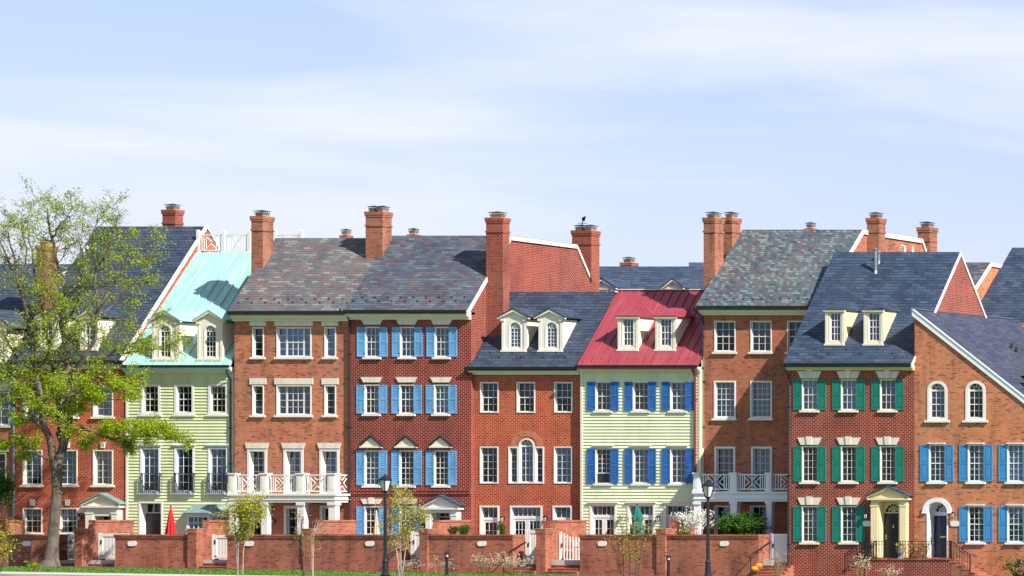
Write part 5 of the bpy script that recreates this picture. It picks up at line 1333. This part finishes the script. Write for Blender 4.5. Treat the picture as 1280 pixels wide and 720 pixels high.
def big_tree():
    rnd = random.Random(12); Y = -4.6
    P = lambda px, q, dy=0: Vector((SX(px, Y+dy), Y+dy, SZ(q, Y+dy)))
    t = thing('broadleaf_tree', 'big spring tree with forked grey trunk and sparse lime leaves before the red brick house', 'tree', (SX(63, Y), Y, 0))
    w_ = MB(); lb = MB()
    trunk = [P(62, 710), P(64, 700), P(66, 680), P(68, 650), P(71, 620), P(71, 595), P(70, 575)]
    w_.tube(trunk, [.50, .32, .25, .23, .215, .225, .26], 16)
    for sx in (-1, 1): w_.tube([P(62+sx*3, 695), P(62+sx*9, 704), P(62+sx*12, 710)], [.2, .16, .08], 8)
    limbs = [
     ([(69, 580), (60, 545, -.3), (52, 515, -.6), (46, 480, -.8), (40, 430, -1), (30, 385, -1.2), (20, 340, -1.4), (10, 290, -1.5)], .20, 2.0),
     ([(72, 585), (82, 550, .2), (88, 510, .4), (87, 470, .5), (82, 430, .5), (76, 400, .4), (84, 372, .3), (72, 330, .2), (62, 290, .2), (60, 262, .2)], .23, 2.0),
     ([(74, 580), (77, 555, .8), (74, 520, 1.1), (70, 480, 1.3), (62, 430, 1.4), (50, 380, 1.5), (42, 330, 1.6), (37, 285, 1.6)], .16, 1.9),
     ([(84, 540, .2), (100, 533, -.1), (118, 540, -.4), (140, 549, -.6), (165, 545, -.8), (190, 546, -.9), (215, 550, -1)], .115, 1.3),
     ([(87, 480, .4), (102, 455, .2), (118, 425, 0), (122, 385, -.1), (118, 340, -.2), (117, 300, -.3), (122, 268, -.3)], .13, 1.9),
     ([(88, 500, .4), (112, 470, .8), (135, 445, 1.0), (158, 425, 1.2), (180, 405, 1.3)], .10, 1.6),
     ([(58, 540, -.4), (38, 520, -.9), (15, 505, -1.2), (-15, 480, -1.5)], .11, 1.7),
     ([(118, 345, -.2), (135, 310, -.4), (150, 270, -.6)], .07, 1.5),
     ([(120, 390, 0), (140, 360, .2), (158, 325, .4), (172, 300, .5)], .07, 1.6),
     ([(46, 480, -.8), (25, 455, -1.2), (5, 420, -1.5), (-10, 360, -1.8)], .10, 1.9),
     ([(80, 410, .4), (98, 375, .6), (104, 330, .8), (96, 280, .9)], .08, 1.7),
     ([(60, 575, -.1), (42, 562, -.6), (22, 556, -.9), (6, 565, -1.1)], .06, .8),
     ([(45, 470, -.8), (62, 440, -1.3), (72, 400, -1.6), (60, 360, -1.8)], .08, 1.5),
     ([(20, 345, -1.4), (4, 310, -1.5), (-20, 270, -1.6)], .07, 1.7),
     ([(64, 300, .2), (78, 278, .1), (90, 262, 0)], .05, 1.2),
     ([(122, 400, 0), (150, 372, .3), (175, 345, .5), (190, 320, .6)], .07, 1.4),
     ([(135, 445, 1.0), (165, 440, 1.1), (195, 436, 1.2), (222, 428, 1.3)], .06, 1.2),
     ([(92, 500, .3), (118, 495, .1), (145, 500, -.1), (165, 492, -.2)], .07, 1.3),
     ([(60, 520, -.4), (90, 495, -1.0), (110, 480, -1.3)], .07, 1.4),
     ([(46, 490, -.7), (30, 475, -.2), (12, 470, .1)], .07, 1.5),
     ([(26, 360, -1.3), (32, 310, -1.1), (26, 275, -1.0)], .06, 1.5),
    ]
    for pts, r0, TL in limbs:
        pp = [P(*q) for q in pts]; sm = []
        for a, b_ in zip(pp[:-1], pp[1:]):
            for k in range(3): sm.append(a.lerp(b_, k/3)+Vector((rnd.gauss(0, .04), rnd.gauss(0, .04), 0)))
        sm.append(pp[-1]); n = len(sm); w_.tube(sm, [r0*.85*(1-.85*i/(n-1)) for i in range(n)], 9)
        low = r0 == .115; dense = 7
        for i in range(int(n*.28), n):
            for _ in range(2 if TL > 1 else 1):
                d = Vector((rnd.gauss(0, 1), rnd.gauss(0, .9), rnd.gauss(.15, .55))).normalized(); base = (sm[min(i+1, n-1)]-sm[max(i-1, 0)]).normalized()
                zrel = sm[i].z; den = 24 if zrel < 8.5 else (7 if zrel < 12 else 5)
                if zrel < 5.6 and not low and rnd.random() < .7: continue
                grow(w_, lb, sm[i], (d+base*.5).normalized(), TL*rnd.uniform(.5, 1)*.72, max(.012, r0*(1-.8*i/n)*.3), 2, rnd, .10, den, up=.05 if low else .2)
    w_.build('trunk', M['bark'], t); lb.build('crown', M['leaf'], t)
big_tree()
def sapling(label, stems, Y, ls, n, mat, bark, crown, seed, r=.045, group='young trees on the lawn', dens=10, name='sapling'):
    """stems: photo paths; crown: (px, q, rx, rz) ellipsoids to fill"""
    rnd = random.Random(seed); P = lambda px, q, dy=0: Vector((SX(px, Y+dy), Y+dy, SZ(q, Y+dy)))
    x = SX(stems[0][0][0], Y); t = thing(name, label, 'tree', (x, Y, gz(x)), group); w_ = MB(); lb = MB()
    for st in stems:
        pp = [P(*q) for q in st]; pp[0].z = min(pp[0].z, gz(x)-.03); k = len(pp); w_.tube(pp, [r*(1-.75*i/(k-1)) for i in range(k)], 8)
        for i in range(1, k):
            for _ in range(int(n*rnd.uniform(.5, 1.4))):
                c = pp[i-1].lerp(pp[i], rnd.random())
                if c.z < SZ(crown, Y): continue
                d = Vector((rnd.gauss(0, 1), rnd.gauss(0, 1), rnd.uniform(.1, 1.3))).normalized(); grow(w_, lb, c, d, rnd.uniform(.28, .62), .010, 1, rnd, ls, max(2, int(dens*.7)), .3)
    w_.build('trunk', M[bark], t); lb.build('crown', M[mat], t)
sapling('young birch with pale stems and yellow green leaves before the white porch', [[(297, 722), (297.5, 690), (298, 665), (305, 645), (312, 630)], [(303, 722), (304, 690), (308, 665), (318, 645), (328, 632)], [(297.5, 680), (294, 655), (292, 638)]], -28, .085, 16, 'leaf_y', 'bark_pale', 676, 31, .028, dens=14)
sapling('slim dark stemmed sapling left of the pale one at the pillar', [[(381, 722), (379, 700), (377.5, 675), (377, 655), (379, 645)]], -28, .06, 5, 'leaf_y', 'bark_dark', 700, 32, .05, dens=4)
sapling('slim pale stemmed sapling against the brick pillar', [[(391, 722), (391, 690), (392, 665), (396, 648)]], -28, .06, 4, 'leaf_y', 'bark_pale', 690, 33, .035, dens=3)
sapling('young tree with bright yellow leaves right of the left lamp post', [[(501.5, 722), (501, 700), (500.5, 680), (501, 655), (502, 635), (502, 620)], [(500.5, 690), (494, 672), (489, 655), (488, 642)], [(501, 688), (509, 670), (516, 655), (519, 645)]], -28, .08, 13, 'leaf_y', 'bark_pale', 690, 34, .028, dens=11)
sapling('many stemmed sapling with thin yellow green leaves before the green umbrella', [[(781, 722), (779, 700), (777, 675), (778, 655)], [(787, 722), (788, 700), (786, 675), (789, 655)], [(793, 722), (796, 700), (795, 675), (800, 658)], [(781, 712), (770, 690), (762, 672)], [(795, 700), (803, 680), (810, 664)]], -28, .065, 5, 'leaf_y', 'bark_dark', 705, 35, .03, dens=6)
sapling('yellow green shrub leaning in at the lower left edge', [[(-8, 722), (-4, 700), (0, 680), (4, 662)], [(-4, 722), (4, 705), (10, 688), (8, 670)]], -26, .08, 8, 'leaf_y', 'bark_dark', 712, 36, .03, dens=9, name='young_shrub')
